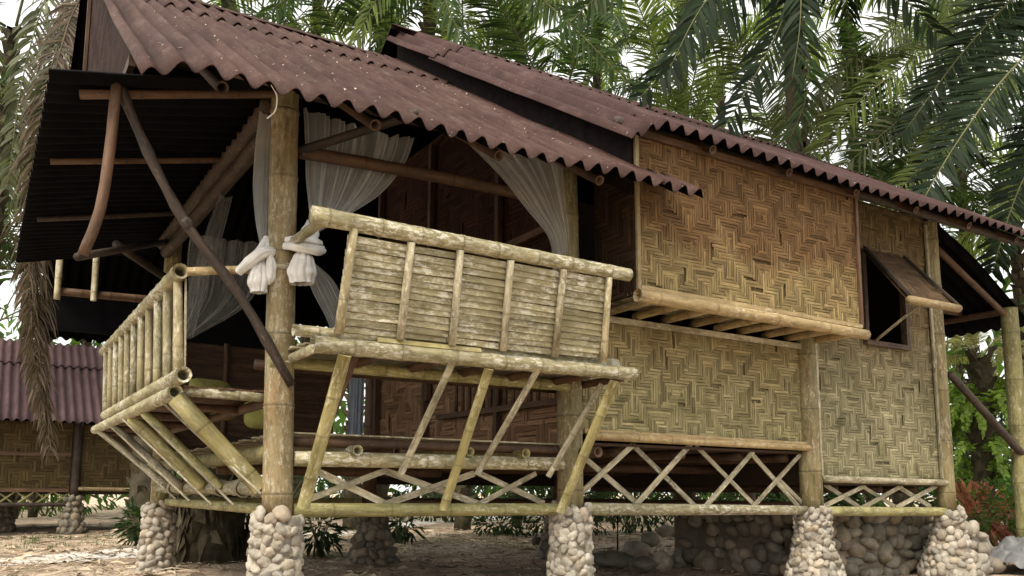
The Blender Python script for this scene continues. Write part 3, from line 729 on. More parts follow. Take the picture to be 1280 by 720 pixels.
# ---- roofs
def droop(x, s):
    return -.13*max(0, 1-(x-XL)/.30)**1.5*max(0, 1-s/3.2) - .012*math.sin(x*1.9) + .030*mnoise.noise(V((x*1.1, s*.8, 0)))
SPL = .60
def along(A, B, f): return (A[0]+(B[0]-A[0])*f, A[1]+(B[1]-A[1])*f)
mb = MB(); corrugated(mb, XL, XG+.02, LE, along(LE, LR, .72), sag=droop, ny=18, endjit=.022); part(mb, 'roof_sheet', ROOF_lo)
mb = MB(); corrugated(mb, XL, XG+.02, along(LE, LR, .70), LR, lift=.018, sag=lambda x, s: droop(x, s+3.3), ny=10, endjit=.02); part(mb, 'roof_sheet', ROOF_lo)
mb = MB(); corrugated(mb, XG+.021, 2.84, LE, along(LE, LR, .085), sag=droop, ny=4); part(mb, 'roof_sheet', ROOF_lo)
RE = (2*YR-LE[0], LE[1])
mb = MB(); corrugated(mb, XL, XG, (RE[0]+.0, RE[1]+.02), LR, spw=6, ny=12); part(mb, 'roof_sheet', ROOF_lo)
def vdroop(x, s):
    return -.19*max(0, 1-(x-2.30)/.34)**1.3 + .02*mnoise.noise(V((x*.7, s*.9, 5))) - .014*math.sin(x*1.3+1)
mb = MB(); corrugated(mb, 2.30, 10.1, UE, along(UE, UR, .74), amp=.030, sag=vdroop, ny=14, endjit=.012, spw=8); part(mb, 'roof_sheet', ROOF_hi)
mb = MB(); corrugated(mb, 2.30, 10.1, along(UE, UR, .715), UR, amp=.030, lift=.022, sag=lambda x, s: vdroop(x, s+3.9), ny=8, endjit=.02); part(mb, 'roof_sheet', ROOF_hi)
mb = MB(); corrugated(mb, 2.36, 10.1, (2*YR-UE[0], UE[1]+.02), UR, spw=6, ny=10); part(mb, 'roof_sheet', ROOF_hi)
def ridge_cap(x0, x1, y, z, t, mat):
    mb = MB(); n = 30; x = x0
    while x < x1:
        xe = min(x+U(.85, 1.0), x1); dz = U(0, .02)
        for sgn in (-1, 1):
            a = [V((x, y, z+.055+dz)), V((xe+.04, y, z+.055+dz)), V((xe+.04, y+sgn*.22, z+.05-.22*t+dz)), V((x, y+sgn*.22, z+.05-.22*t+dz))]
            mb.add(a+[p-V((0,0,.008)) for p in a], [(0,1,2,3),(7,6,5,4),(0,4,5,1),(1,5,6,2),(2,6,7,3),(3,7,4,0)], None, None, None, False)
        x = xe
    part(mb, 'ridge_cap', mat)
ridge_cap(XL, XG, YR, LR[1], tl, ROOF_lo); ridge_cap(2.38, 10.1, YR, UR[1], (UR[1]-UE[1])/(UR[0]-UE[0]), ROOF_hi)
mb = MB()
for i in range(75):
    x, y = U(XL+.1, 2.4), U(LE[0]+.1, YR-.3); z = zlow(y)+.045; L = U(.008, .024); a = U(0, 6.28)
    p = V((x, y, z)); d = V((math.cos(a), math.sin(a), math.sin(a)*tl+U(-.1,.1)))*L; q = V((-math.sin(a), math.cos(a), math.cos(a)*tl))*L*U(.2,.5)
    mb.add([p-d, p+q+V((0,-.004,.008)), p+d, p-q+V((0,-.004,.008))], [(0,1,2,3)], U(.3,1), None, None, False)
part(mb, 'roof_litter', m_plain('roof_litter', (.20,.16,.11), (.48,.43,.35), 1.5, .85, .1, .5, 1.4, 0), kind='stuff')
# gable wall between the two roofs, on the bedroom's left side
mb = MB(); tu = (UR[1]-UE[1])/(UR[0]-UE[0]); xg = XG+.035
pts = [(-.5, zlow(-.5)-.2), (-.5, UE[1]+(.22)*tu-.14), (YR, UR[1]-.15), (YR, LR[1]-.3)]
vs = [V((xg, y, z)) for y, z in pts] + [V((xg+.03, y, z)) for y, z in pts]
mb.add(vs, [(0,1,2,3),(7,6,5,4),(0,4,5,1),(1,5,6,2),(2,6,7,3),(3,7,4,0)], .5, None, None, False)
gw = part(mb, 'gable_wall', m_plain('gable_boards', (.008,.006,.006), (.022,.016,.015), 9, .85, .05))
# rafters, purlins and eave plates below the sheets
for x in (-.62, .28, 1.15, 1.98):
    P_bamboo('rafter', B_brown, (x, LE[0]+.16, zlow(LE[0]+.12)-.085), (x, YR, LR[1]-.085), .036, .036, h0=True, node=.4)
for x in (3.2, 4.1, 5.0, 5.9, 6.8, 7.7): P_bamboo('rafter', B_brown, (x, UE[0]+.08, UE[1]+.08*tu-.085), (x, YR, UR[1]-.085), .036, .036, h0=True, node=.4)
for f in (.10, .42, .75):
    y, z = along(LE, LR, f); P_bamboo('purlin', B_brown, (XL+.5, y, z-.06), (2.4, y, z-.045), .022, .022)
P_bamboo('eave_plate', B_dark, (-.9, .0, 2.77), (2.4, .0, 2.80), .05, .05)
P_bamboo('eave_plate', B_dark, (2.4, -.40, 2.98), (9.6, -.40, 2.95), .045, .045)
P_bamboo('eave_plate', B_dark, (-.9, 7.9, 2.75), (2.4, 7.9, 2.75), .05, .05)
P_bamboo('brace', B_dark, (.0, .05, 2.34), (.62, -.62, 2.52), .03, .03)
P_bamboo('beam', B_brown, (.06, .0, 2.35), (2.2, .0, 2.39), .045, .042, node=.7, bend=(0,0,.02))
# rough double tie beam going back from the front post
P_bamboo('tie_beam', B_tie, (-.11, .12, 2.70), (-.12, 4.05, 2.70), .075, .07, node=.6)
P_bamboo('tie_beam', B_tie, (-.06, .15, 2.585), (-.09, 4.0, 2.60), .06, .06, node=.6)
mb = MB()
for k in range(60):
    y = U(.3, 3.9); bar(mb, (-.17, y, 2.74), (-.20-U(0,.03), y+U(-.03,.03), 2.77+U(0,.04)), .015, .006)
part(mb, 'thatch_fringe', B_pale)
# gable end: woven triangle, tie, boards
mb = MB(); g = lambda y, z: (-.95, y, z)
weave(mb, (-.95, 3.92, 2.80), (0,-1,0), (0,0,1), 3.6, 2.5, s=.05, K=5, mask=lambda u, v: v+2.80 < zlow(3.92-u)-.10); gp = part(mb, 'woven_panel', m_weave('weave_gable', (.014,.006,.004), (.040,.018,.011), (.014,.006,.004), (.040,.018,.011), -5, -4, 0))
P_bar('trim', B_brown, (-.98, 3.92, 2.75), (-.98, 3.92, 5.2), .06, .03, (0,1,0), gp)
P_bar('trim', B_brown, (-.97, .2, 2.79), (-.97, 4.0, 2.79), .07, .04, (0,0,1), gp)
# left awning: black sheet hung low over the side bench, with its sticks
mb = MB()
def asag(x, s): return .02*mnoise.noise(V((x, s, 2)))
corrugated(mb, -.22, 4.75, (-1.43, 2.415), (-.15, 2.70), amp=.02, spw=6, ny=8, axis='y', sag=lambda x, s: .012*(x+.22)+asag(x, s)); aw = part(mb, 'awning_sheet', FELT)
P_bamboo('batten', B_brown, (-1.26, -.02, 2.40), (-.12, -.02, 2.70), .028, .026, aw, node=.6)
P_bamboo('batten', B_brown, (-1.33, 1.25, 2.405), (-.20, 1.25, 2.66), .022, .022, aw, node=.6)
P_bamboo('batten', B_dark, (-1.33, 2.8, 2.41), (-.20, 2.8, 2.67), .022, .022, aw, node=.6)
A = at(147, 101, 1, -.07); Bp = at(365, 482, 1, -.11); kn = at(233, 280, 1, -.07)
mb = MB(); tube(mb, curve([A, at(185,190,1,-.07), kn, at(300,370,1,-.09), Bp], 16), [.030+.004*math.sin(i*1.9) for i in range(17)], 10, .6, rough=.08)
bundle(mb, kn+V((0,-.02,0)), .035, .02, .04, 3); part(mb, 'brace', B_dark, aw)
mb = MB(); tube(mb, curve([at(146,100,1,-.10), at(137,190,1,-.10), at(125,262,1,-.09), at(104,318,1,-.06)], 12), [.031]*13, 10, .9, rough=.06); part(mb, 'brace', B_brown, aw)
mb = MB(); tube(mb, [at(97,321,1,.0), (-.08, 4.0, 2.72)], [.025, .03], 8, .5); part(mb, 'brace', B_dark, aw)
P_bamboo('brace', B_dark, at(145,305,1,2.0), at(207,347,1,2.6), .035, .035, aw)
for px, y0, y1 in ((75, 320, 374), (121, 313, 376)): P_bamboo('hanger', B_split, at(px, y0, 1, 5.0), at(px-4, y1, 1, 5.0), .035, .033, aw, n=8)
P_bamboo('batten', B_brown, at(72,364,1,5.05), at(215,377,1,5.05), .045, .045, aw)
mb = MB(); box(mb, (-.98, 7.82, 2.3), (2.4, 7.86, 2.9)); part(mb, 'rear_wall', FELT)
# right awning
mb = MB(); corrugated(mb, -.05, 4.5, (9.05, 2.17), (7.22, 3.10), amp=.022, spw=6, ny=10, axis='y', sag=lambda x, s: -.16*math.sin(min(1, max(0, s/2.05))*math.pi)*-.35+.02*mnoise.noise(V((x, s, 2)))); ra = part(mb, 'awning_sheet', FELT)
P_bamboo('post', B_green, (8.76, .02, GZ), (8.70, .02, 2.33), .10, .095, ra, node=.6, n=14)
P_bamboo('post', B_brown, (8.76, 4.2, GZ), (8.70, 4.2, 2.33), .09, .09, ra, node=.6)
P_bamboo('rafter', B_brown, (7.25, .02, 2.86), (8.60, .03, 2.26), .035, .035, ra)
P_bamboo('eave_plate', B_brown, (8.70, .0, 2.30), (8.66, 4.3, 2.30), .04, .04, ra)
P_bamboo('eave_plate', B_brown, (7.2, .6, 2.36), (8.68, .6, 2.36), .035, .035, ra)
P_bamboo('brace', B_dark, at(1188,468,1,-.02), (8.95, -.02, .44), .045, .042, ra)
# thin loose wire at the eave
mb = MB(); tube(mb, curve([at(339,106,1,-.85), at(346,120,1,-.8), at(344,138,1,-.7), at(334,148,1,-.7)], 12), [.004]*13, 5, .9); part(mb, 'loose_wire', CLOTH)

# =================================================================== NETS, CUSHIONS
def net(label, mb, mat, kn=None, group='white nets tied up round the veranda'):
    o = mb.build('mosquito_net', mat); tag(o, label, 'mosquito net', group)
    if kn is not None: kn.build('knot', CLOTH, o)
    return o
mb = MB(); drape(mb, [(1.22,-.12,2.66), (1.55,-.12,2.44), (1.80,-.10,2.24), (2.03,-.04,2.08), (2.12,.04,1.86), (2.10,.06,1.5)], [(2.10,-.12,2.70), (2.12,-.12,2.5), (2.15,-.11,2.3), (2.18,-.10,2.1), (2.19,-.08,1.86), (2.16,.06,1.5)], folds=8, amp=.028)
net('pale net swag gathered against the middle veranda post beside the woven wall', mb, NET)
mb = MB(); kn = MB()
drape(mb, [(.12,.16,2.74), (.13,.14,2.5), (.13,.10,2.2), (.11,-.06,1.9), (.09,-.1,1.74)], [(.94,.16,2.70), (.86,.14,2.48), (.68,.10,2.22), (.42,-.02,1.99), (.15,-.1,1.78)], folds=9, amp=.035)
drape(mb, [(.10,-.08,1.60), (.16,.0,1.45), (.3,.05,1.25), (.36,.08,1.1)], [(.14,-.08,1.60), (.32,.0,1.5), (.44,.05,1.3), (.48,.08,1.1)], folds=4, amp=.02)
gather(kn, [(.13,-.06,1.86), (.10,-.12,1.76), (.075,-.14,1.68), (.065,-.14,1.625)], [0.034, 0.058, 0.068, 0.038], 9, 0.096)
gather(kn, [(.065,-.14,1.65), (.055,-.15,1.58), (.05,-.15,1.50), (.055,-.15,1.425)], [0.034, 0.065, 0.085, 0.068], 9, 0.104)
gather(kn, [(-.06,-.12,1.66), (.0,-.205,1.645), (.09,-.225,1.635), (.165,-.17,1.655), (.17,-.07,1.69)], [0.020, 0.029, 0.031, 0.029, 0.020], 5, 0.080)
gather(kn, [(-.05,-.12,1.70), (.02,-.20,1.70), (.10,-.21,1.695), (.165,-.14,1.71)], [0.019, 0.026, 0.026, 0.019], 5, 0.080)
net('white net knotted in a thick bundle on the right of the front post', mb, NET, kn)
mb = MB(); kn = MB()
drape(mb, [(-.19,.12,2.62), (-.21,.10,2.4), (-.22,.08,2.1), (-.20,.06,1.85), (-.17,.02,1.66)], [(-.06,.10,2.62), (-.075,.08,2.4), (-.08,.07,2.1), (-.09,.05,1.85), (-.10,.02,1.68)], nu=20, folds=4, amp=.02)
gather(kn, [(-.13,.03,1.74), (-.14,.02,1.68), (-.16,.01,1.62), (-.17,.0,1.57)], [0.027, 0.040, 0.051, 0.031], 8, 0.096)
gather(kn, [(-.17,.0,1.58), (-.18,-.01,1.51), (-.185,-.01,1.44), (-.18,-.01,1.365)], [0.031, 0.053, 0.062, 0.048], 8, 0.112)
gather(kn, [(-.30,.03,1.49), (-.25,-.04,1.55), (-.19,-.075,1.605), (-.12,-.05,1.63), (-.085,.02,1.62)], [0.027, 0.035, 0.034, 0.029, 0.020], 5, 0.088)
gather(kn, [(-.13,-.06,1.60), (-.125,-.07,1.54), (-.12,-.06,1.47), (-.13,-.04,1.42)], [0.020, 0.031, 0.029, 0.013], 5, 0.088)
net('white net knotted over the short rail on the left of the front post', mb, NET, kn)
mb = MB()
drape(mb, [(-.12,1.5,2.48), (-.2,1.5,2.2), (-.27,1.5,1.9), (-.33,1.5,1.6), (-.36,1.5,1.3)], [(-.02,1.5,2.48), (-.06,1.5,2.25), (-.12,1.5,2.0), (-.19,1.5,1.7), (-.27,1.5,1.3)], nu=24, folds=4, amp=.025)
net('narrow grey net strip hanging inside behind the crossed brace', mb, NET_g)
mb = MB(); drape(mb, [(-.25,1.9,2.25), (-.26,1.9,2.0), (-.24,1.9,1.7), (-.3,1.9,1.36)], [(.36,1.7,2.2), (.33,1.7,2.0), (.20,1.75,1.66), (-.22,1.85,1.34)], folds=6, amp=.03)
net('dim grey net spread wide behind the left front post', mb, NET_g)
mb = MB(); drape(mb, [(2.10,4.30,1.75), (2.10,4.30,1.2), (2.09,4.30,.75)], [(2.28,4.28,1.75), (2.28,4.28,1.2), (2.28,4.28,.75)], nu=20, folds=3, amp=.02)
tag(mb.build('curtain', CLOTH_b), 'pale blue curtain in the rear opening at the end of the inside wall', 'curtain')
def cushion(c, w, d, h, rz, tilt, label):
    vs0, fs = ico(4); mb = MB(); M = Matrix.Rotation(rz, 3, 'Z') @ Matrix.Rotation(tilt, 3, 'X'); vs=[]
    for v in vs0:
        p = []
        for q, s in ((v.x, w), (v.y, d)): p.append(math.copysign(abs(q)**.55, q)*s/2)
        e = max(abs(p[0])/(w/2), abs(p[1])/(d/2)); pin = 1+.07*(abs(p[0]*p[1])/(w*d/4))
        vs.append(V(c) + M @ V((p[0]*pin, p[1]*pin, v.z*h/2*(1-.55*e**4)+.012*mnoise.noise(v*3+V(c)))))
    mb.add(vs, fs, .5); tag(mb.build('cushion', CUSH), label, 'cushion', 'olive cushions on the veranda')
cushion((.22, 2.9, .97), .46, .42, .16, .35, 1.15, 'olive green cushion leaning at the left of the front post')
cushion((.62, 2.6, .86), .36, .36, .17, -.3, 1.25, 'squat olive cushion half hidden at the right of the front post')

# =================================================================== GROUND
def fbm(x, y): return mnoise.noise(V((x*.35, y*.35, 0)))*.07 + mnoise.noise(V((x*1.3, y*1.3, 4)))*.025 + mnoise.noise(V((x*4, y*4, 9)))*.010
def ghe(x, y): return GZ - .02 + fbm(x, y)*(1 if abs(x) < 60 and abs(y) < 60 else 0)
def axis_pts(lo, hi, fa, fb, step):
    a = list(np.linspace(lo, fa, 26))[:-1]; b = list(np.arange(fa, fb, step)); c = list(np.linspace(fb, hi, 26)); return [float(q) for q in a+b+c]
XS = axis_pts(-220, 260, -8, 17, .16); YS = axis_pts(-60, 300, -3, 21, .16)
mb = MB(); nx, ny = len(XS), len(YS)
vs = [(x, y, ghe(x, y)) for y in YS for x in XS]
mb.add(vs, [(j*nx+i, j*nx+i+1, (j+1)*nx+i+1, (j+1)*nx+i) for j in range(ny-1) for i in range(nx-1)], .5)
t = NT('earth'); obj = t.n('ShaderNodeTexCoord').outputs['Object']
n1 = t.noise(obj, 1.1, 6, .65); n2 = t.noise(obj, 9, 6, .7); n3 = t.noise(t.scale(obj, (1, 1, 0)), .55, 4, .6)
c = t.ramp(n2, [(.28, (.19,.135,.09)), (.48, (.54,.43,.32)), (.68, (.80,.71,.58))])
c = t.mix(t.ramp(n1, [(.42, 0.0), (.64, .75)]), c, t.ramp(n2, [(.3, (.22,.13,.09)), (.7, (.50,.35,.26))]))
gr = t.ramp(t.math('ADD', n3, t.math('MULTIPLY', n2, .25)), [(.64, 0.0), (.76, 1.0)])
c = t.mix(t.math('MULTIPLY', gr, .7), c, t.ramp(n2, [(.3, (.05,.065,.02)), (.7, (.15,.17,.06))]))
b = t.bsdf(.9, .1); t.l(c, b.inputs['Base Color']); t.bump(b, t.math('ADD', n2, t.noise(obj, 45, 4, .7)), .8, .03)
tag(mb.build('ground', t.m), kind='structure')
# bright sandy path winding behind the hut
mb = MB(); ctr = curve([(-14,4.4,0), (-6,5.6,0), (-1.3,6.7,0), (.5,7.9,0), (4,11.3,0), (8,15.5,0), (14,19.5,0), (34,26,0)], 150); vs=[]
for i, p in enumerate(ctr):
    d = (ctr[min(i+1,150)]-ctr[max(i-1,0)]).normalized(); s = V((-d.y, d.x, 0))
    for k in range(7):
        w = (k-3)/3*(.62+.14*mnoise.noise(V((i*.2, k, 0))))*(1+.25*max(0, p.y-9)/9); q = p+s*w; vs.append((q.x, q.y, ghe(q.x, q.y)+.012-.012*abs(k-3)/3))
mb.add(vs, [(i*7+k, (i+1)*7+k, (i+1)*7+k+1, i*7+k+1) for i in range(150) for k in range(6)], .5)
t = NT('path_sand'); obj = t.n('ShaderNodeTexCoord').outputs['Object']; n2 = t.noise(obj, 7, 6, .7)
c = t.ramp(n2, [(.28, (.40,.35,.29)), (.5, (.66,.63,.58)), (.72, (.80,.78,.74))]); b = t.bsdf(.9, .1); t.l(c, b.inputs['Base Color']); t.bump(b, n2, .5, .02)
tag(mb.build('path', t.m), kind='structure')
mb = MB(); pts = [V((15+2.6*math.cos(a)*(1+.2*math.sin(3*a)), 3.6+5.0*math.sin(a), 0)) for a in np.linspace(0, 6.283, 40)[:-1]]  # pale ground patch added for the brightness near the right horizon
vs = [(15, 3.6, ghe(15,3.6)+.03)] + [(p.x, p.y, ghe(p.x, p.y)+.02) for p in pts]; mb.add(vs, [(0, i+1, (i+1)%39+1) for i in range(39)], .5)
tag(mb.build('pale_ground_patch', bpy.data.materials['path_sand']), kind='structure')
# fallen leaves and twigs
LIT = m_plain('leaf_litter', (.32,.23,.15), (.62,.52,.39), .8, .85, .1, .3, 1.7, 0)
mb = MB()
for i in range(21000):
    if i < 15000: x, y = U(-3, 9), U(.5, 13) if R() < .6 else U(.5, 6)
    else: x, y = U(-10, 22), U(3, 24)
    z = ghe(x, y)+.006; a = U(0, 6.28); L = U(.025, .10)*(1.0 if R() < .93 else 2.4); w = L*U(.15, .5) if L < .08 else U(.005, .012); h = U(.0, .022)
    d = V((math.cos(a), math.sin(a), U(-.15,.3))); s = V((-d.y, d.x, U(-.4,.4))); p = V((x, y, z+.008))
    mb.add([p-d*L, p-s*w*.5+V((0,0,h)), p+s*w*.5+V((0,0,h)), p+d*L+V((0,0,h*.4))], [(0,1,2),(1,3,2)], min(1, max(0, random.gauss(.38,.3))), None, None, False)
for i in range(2600):                       # withered palm leaflets
    x, y = (U(-3, 10), U(1, 14)) if i < 2000 else (U(-8, 18), U(6, 22)); a = U(0, 6.28); L = U(.10, .32); w = U(.006, .016); z = ghe(x, y)+.012
    d = V((math.cos(a), math.sin(a), 0)); q = V((-d.y, d.x, 0)); p = V((x, y, z)); b2 = q*U(-.06,.06)
    mb.add([p-d*L+b2, p-d*L*.3-q*w, p-d*L*.3+q*w, p+d*L*.4-q*w+V((0,0,U(0,.04))), p+d*L*.4+q*w+V((0,0,U(0,.04))), p+d*L+b2], [(0,1,2),(1,3,4,2),(3,5,4)], min(1, max(0, random.gauss(.35,.35))), None, None, False)
tag(mb.build('leaf_litter', LIT), kind='stuff')
# grass tufts
mb = MB()
for i in range(900):
    x, y = (U(-3, 2), U(9, 13)) if i < 250 else ((U(8.5, 14), U(-1, 5)) if i < 650 else (U(1.5, 9), U(5, 14)))
    if mnoise.noise(V((x*.9, y*.9, 3))) < -.05: continue
    z = ghe(x, y)
    for k in range(7):
        a = U(0, 6.28); L = U(.04, .13); d = V((math.cos(a)*.5, math.sin(a)*.5, 1))*L; w = V((-math.sin(a), math.cos(a), 0))*.004; p = V((x+U(-.05,.05), y+U(-.05,.05), z))
        mb.add([p-w, p+w, p+d], [(0,1,2)], R(), None, None, False)
tag(mb.build('grass', BUSH), kind='stuff')

# =================================================================== STONE WORK AND LOOSE THINGS
def stone_wall(pts, h0, h1, thick, label, mat=STONE_d, ss=.10):
    org = (pts[0][0], pts[0][1], GZ); mb = MB(); C_ = curve([(p[0], p[1], 0) for p in pts], 60)
    core = []
    L = sum((C_[i+1]-C_[i]).length for i in range(60)); z = GZ+ss*.3
    for i in range(60):
        a, b = C_[i], C_[i+1]; core.append((a, b))
    vs=[]; 
    for i, p in enumerate(C_):
        d = (C_[min(i+1,60)]-C_[max(i-1,0)]).normalized(); s = V((-d.y, d.x, 0)); h = h0+(h1-h0)*i/60
        for q in (s*thick*.28, -s*thick*.28):
            vs += [(p.x+q.x, p.y+q.y, GZ-.05), (p.x+q.x, p.y+q.y, h-.06)]
    mb.add(vs, [(i*4+a, i*4+b, i*4+4+b, i*4+4+a) for i in range(60) for a, b in ((0,1),(1,3),(3,2))], .1)
    while z < max(h0, h1):
        l = U(0, ss)
        while l < L:
            f = l/L; i = min(59, int(f*60)); p = C_[i].lerp(C_[i+1], f*60-i); h = h0+(h1-h0)*f
            d = (C_[i+1]-C_[i]).normalized(); s = V((-d.y, d.x, 0)); w = ss*U(.5, 1.4)
            if z < h:
                M = Matrix.Rotation(math.atan2(d.y, d.x)+U(-.3,.3), 3, 'Z') @ Matrix.Rotation(U(-.4,.4), 3, 'Y')
                for sg in (-1, 1):
                    if sg == 1 and R() < .45: continue
                    stone(mb, (p.x+s.x*sg*thick*.3, p.y+s.y*sg*thick*.3, z+U(-.05,.05)), w, ss*.8, ss*U(.5,1.05), M, 2, None, .28)
                if z+ss*1.3 > h: stone(mb, (p.x, p.y, h-.03), w, thick*.45, ss*.6, M, 2, None, .25)
            l += w*1.62
        z += ss*1.35
    o = mb.build('stone_wall', mat, None, org); o.location = org; return tag(o, label, 'stone wall', 'rough boulder walls under the hut')
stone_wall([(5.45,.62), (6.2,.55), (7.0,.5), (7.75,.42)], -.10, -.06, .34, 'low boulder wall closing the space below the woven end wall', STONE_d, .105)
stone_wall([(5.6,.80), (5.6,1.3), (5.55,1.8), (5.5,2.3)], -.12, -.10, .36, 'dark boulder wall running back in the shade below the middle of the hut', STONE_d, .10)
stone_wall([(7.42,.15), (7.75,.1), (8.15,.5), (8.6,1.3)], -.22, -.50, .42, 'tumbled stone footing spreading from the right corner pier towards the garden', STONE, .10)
rocks = [(at(a, b, 2, GZ+.06), s) for a, b, s in ((795,690,.17),(812,676,.15),(834,668,.17),(851,700,.14),(868,690,.16),(884,704,.13),(858,672,.15),(905,700,.16),(925,690,.15),(942,704,.13),(880,668,.15),(905,672,.14),(828,702,.12),(805,706,.12))]
ad = ['tan rounded', 'grey flat', 'dark mossy', 'pale cracked', 'brown lumpy', 'grey angular']
pr = None
for i, (p, s) in enumerate(rocks):
    mb = MB(); stone(mb, (0,0,0), s*U(.9,1.3), s*U(.8,1.1), s*U(.65,.95), None, 3, None, .42)
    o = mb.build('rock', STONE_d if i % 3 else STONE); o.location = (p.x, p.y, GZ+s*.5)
    tag(o, 'boulder heaped in the shade under the middle of the hut, against the dark stone wall', 'rock', 'heaped boulders under the hut')
for px, py, s, lb in ((1252,700,.20,'flat pale slab at the foot of the right corner pier'), (1218,712,.22,'broad tan stone at the bottom edge below the corner pier'), (1160,712,.16,'grey stone lying in front of the boulder wall'), (1268,648,.14,'low grey stone at the edge of the pale ground patch'), (1232,672,.15,'brown block beside the tumbled footing'),
                      (766,706,.20,'dark boulder just right of the middle front pier'), (716,700,.0,''), (505,612,.0,'')):
    if not s: continue
    p = at(px, py, 2, GZ); mb = MB(); stone(mb, (0,0,0), s*1.25, s, s*.55, None, 3, None, .3); o = mb.build('rock', STONE_d if px < 800 else STONE); o.location = (p.x, p.y, GZ+s*.25); tag(o, lb, 'rock')
mb = MB(); p = at(680, 682, 2, GZ); tube(mb, [(-.19,0,.07), (0,0,.075), (.19,.02,.07)], [.065,.07,.062], 12, .5, rough=.1); o = mb.build('log', B_dark); o.location = (p.x, p.y, GZ); tag(o, 'short dark log lying on the litter left of the middle front pier', 'log')
mb = MB(); tube(mb, [(0,0,0), (.01,0,.75)], [.009,.009], 6, .5); p = at(772, 702, 2, GZ); o = mb.build('rod', FELT); o.location = (p.x, p.y, GZ); tag(o, 'thin black rod standing under the hut right of the middle pier', 'rod')
# crumpled pale sheet at the right edge
mb = MB(); n = 46; vs=[]
for j in range(n+1):
    for i in range(n+1):
        u, v = i/n*2-1, j/n*2-1; r = max(abs(u), abs(v)); h = .30*max(0, 1-(u*u+v*v)*.8)
        q = V((u*2, v*2, 1)); a = abs(mnoise.noise(q*1.2))*.20+abs(mnoise.noise(q*2.9))*.07
        vs.append((u*.55+.06*mnoise.noise(q*3), v*.5+.06*mnoise.noise(q*3+V((5,5,5))), h+a*(1-r*.6)+.01))
mb.add(vs, [(j*(n+1)+i, j*(n+1)+i+1, (j+1)*(n+1)+i+1, (j+1)*(n+1)+i) for j in range(n) for i in range(n)], .5)
p = at(1288, 712, 2, GZ); o = mb.build('tarpaulin', m_plain('tarp_grey', (.11,.115,.12), (.19,.19,.19), 6, .5, .4)); o.location = (p.x, p.y, GZ); tag(o, 'crumpled pale grey tarpaulin dumped beside the stones by the right corner', 'tarpaulin')

# =================================================================== PALMS AND PLANTS
def two(name, mbA, mA, mbB, mB_, parent=None, org=(0,0,0)):
    nA = len(mbA.f); b = len(mbA.v)
    mbA.v += mbB.v; mbA.bc += mbB.bc; mbA.nd += mbB.nd; mbA.f += [tuple(i+b for i in f) for f in mbB.f]; mbA.t += mbB.t; mbA.sm += mbB.sm
    o = mbA.build(name, mA, parent, org); o.data.materials.append(mB_)
    for p in o.data.polygons[nA:]: p.material_index = 1
    return o
def frond_variant(e0, bend, L=5.0, leaf=.85, n=64, **k):
    pts=[]; p = V((.25,0,0)); N = 12
    for i in range(N+1):
        s = i/N; pts.append(p.copy()); a = e0 - bend*s**1.25; p = p + V((math.cos(a), .12*math.sin(s*2.5), math.sin(a)))*(L/N)
    A, B = MB(), MB(); frond_geo(A, B, pts, leaf, n, width=.055, splay=.25, **k); return A, B
VAR = {}
def var(kind):
    if kind not in VAR:
        mat = {'d': LEAF_d, 'm': LEAF, 'l': LEAF_l, 'g': LEAF_g, 'p': LEAF_p}[kind]; VAR[kind] = []
        for e, b, dr in ((1.25,1.5,.2), (.95,1.7,.25), (.6,1.7,.7), (.25,1.5,.9), (-.15,1.2,.5)):
            A, B = frond_variant(e, b, 6.2, .95, 104, droop=dr, tv=.5); o = two('frond', A, mat, B, STEM); VAR[kind].append(o.data); bpy.data.objects.remove(o)
    return VAR[kind]
def palm(crown, label, kind='m', nf=20, scale=1.0, heros=(), lean=(0,0), rtrunk=.24, trunk=True, elev=None, group='oil palms round the hut'):
    crown = V(crown); base = V((crown.x+lean[0], crown.y+lean[1], GZ)); root = thing('palm_tree', base, label, 'palm tree', group)
    if trunk:
        mb = MB(); pts = curve([base-V((0,0,.1)), base.lerp(crown, .5)+V((lean[0]*-.1, 0, 0)), crown-V((0,0,.1))], 26)
        tube(mb, pts, [rtrunk*(1.35-.5*min(1, i/8)+.0*i) for i in range(27)], 12, .3, rough=.15)
        H = (crown-base).length; k = 0; z = .15
        while z < H:
            f = z/H; c = base.lerp(crown, f); a = k*2.4; r = rtrunk*(1.35-.5*min(1, f*26/8)); d = V((math.cos(a), math.sin(a), 0)); s = V((-d.y, d.x, 0)); q = c+d*r*.75
            vs = [q-s*.11, q+s*.11, q+d*.16*U(.7,1.3)+s*.045+V((0,0,.24)), q+d*.16+V((0,0,.24))-s*.045, q-s*.10+V((0,0,.2)), q+s*.10+V((0,0,.2))]
            mb.add(vs, [(0,1,2,3),(3,2,5,4),(0,3,4),(1,5,2)], None, None, None, False); z += .075; k += 1
        mb.build('trunk', TRUNK, root, tuple(base))
    for k in range(nf):
        if elev: w = random.choice(elev)
        else: w = [0,1,1,2,2,3,3,3,4,4][int(k/nf*10) % 10]
        o = bpy.data.objects.new('frond', var(kind)[w]); col.objects.link(o); o.parent = root; o.location = crown-base
        o.rotation_euler = (U(-.12,.12), U(-.1,.1), k*2.399+U(-.2,.2)); s = scale*U(.85, 1.12); o.scale = (s, s, s)
    for h in heros:
        A, B = MB(), MB(); pts = [crown] + [far(*q) for q in h['px']]
        frond_geo(A, B, pts, h.get('leaf', .95), int(h.get('n', 80)*1.3), droop=h.get('droop', .6), width=h.get('w', .05), start=h.get('start', .2), splay=h.get('splay', .45), tv=.45, gap=h.get('gap', .04), ragged=1 if h.get('dead') else 0, face=CAM+V(h['face']) if 'face' in h else None)
        o = two('frond', A, h.get('mat', LEAF), B, LEAF_dead if h.get('dead') else STEM, root, tuple(base))
        if h.get('label'): o['label'] = h['label']
    return root
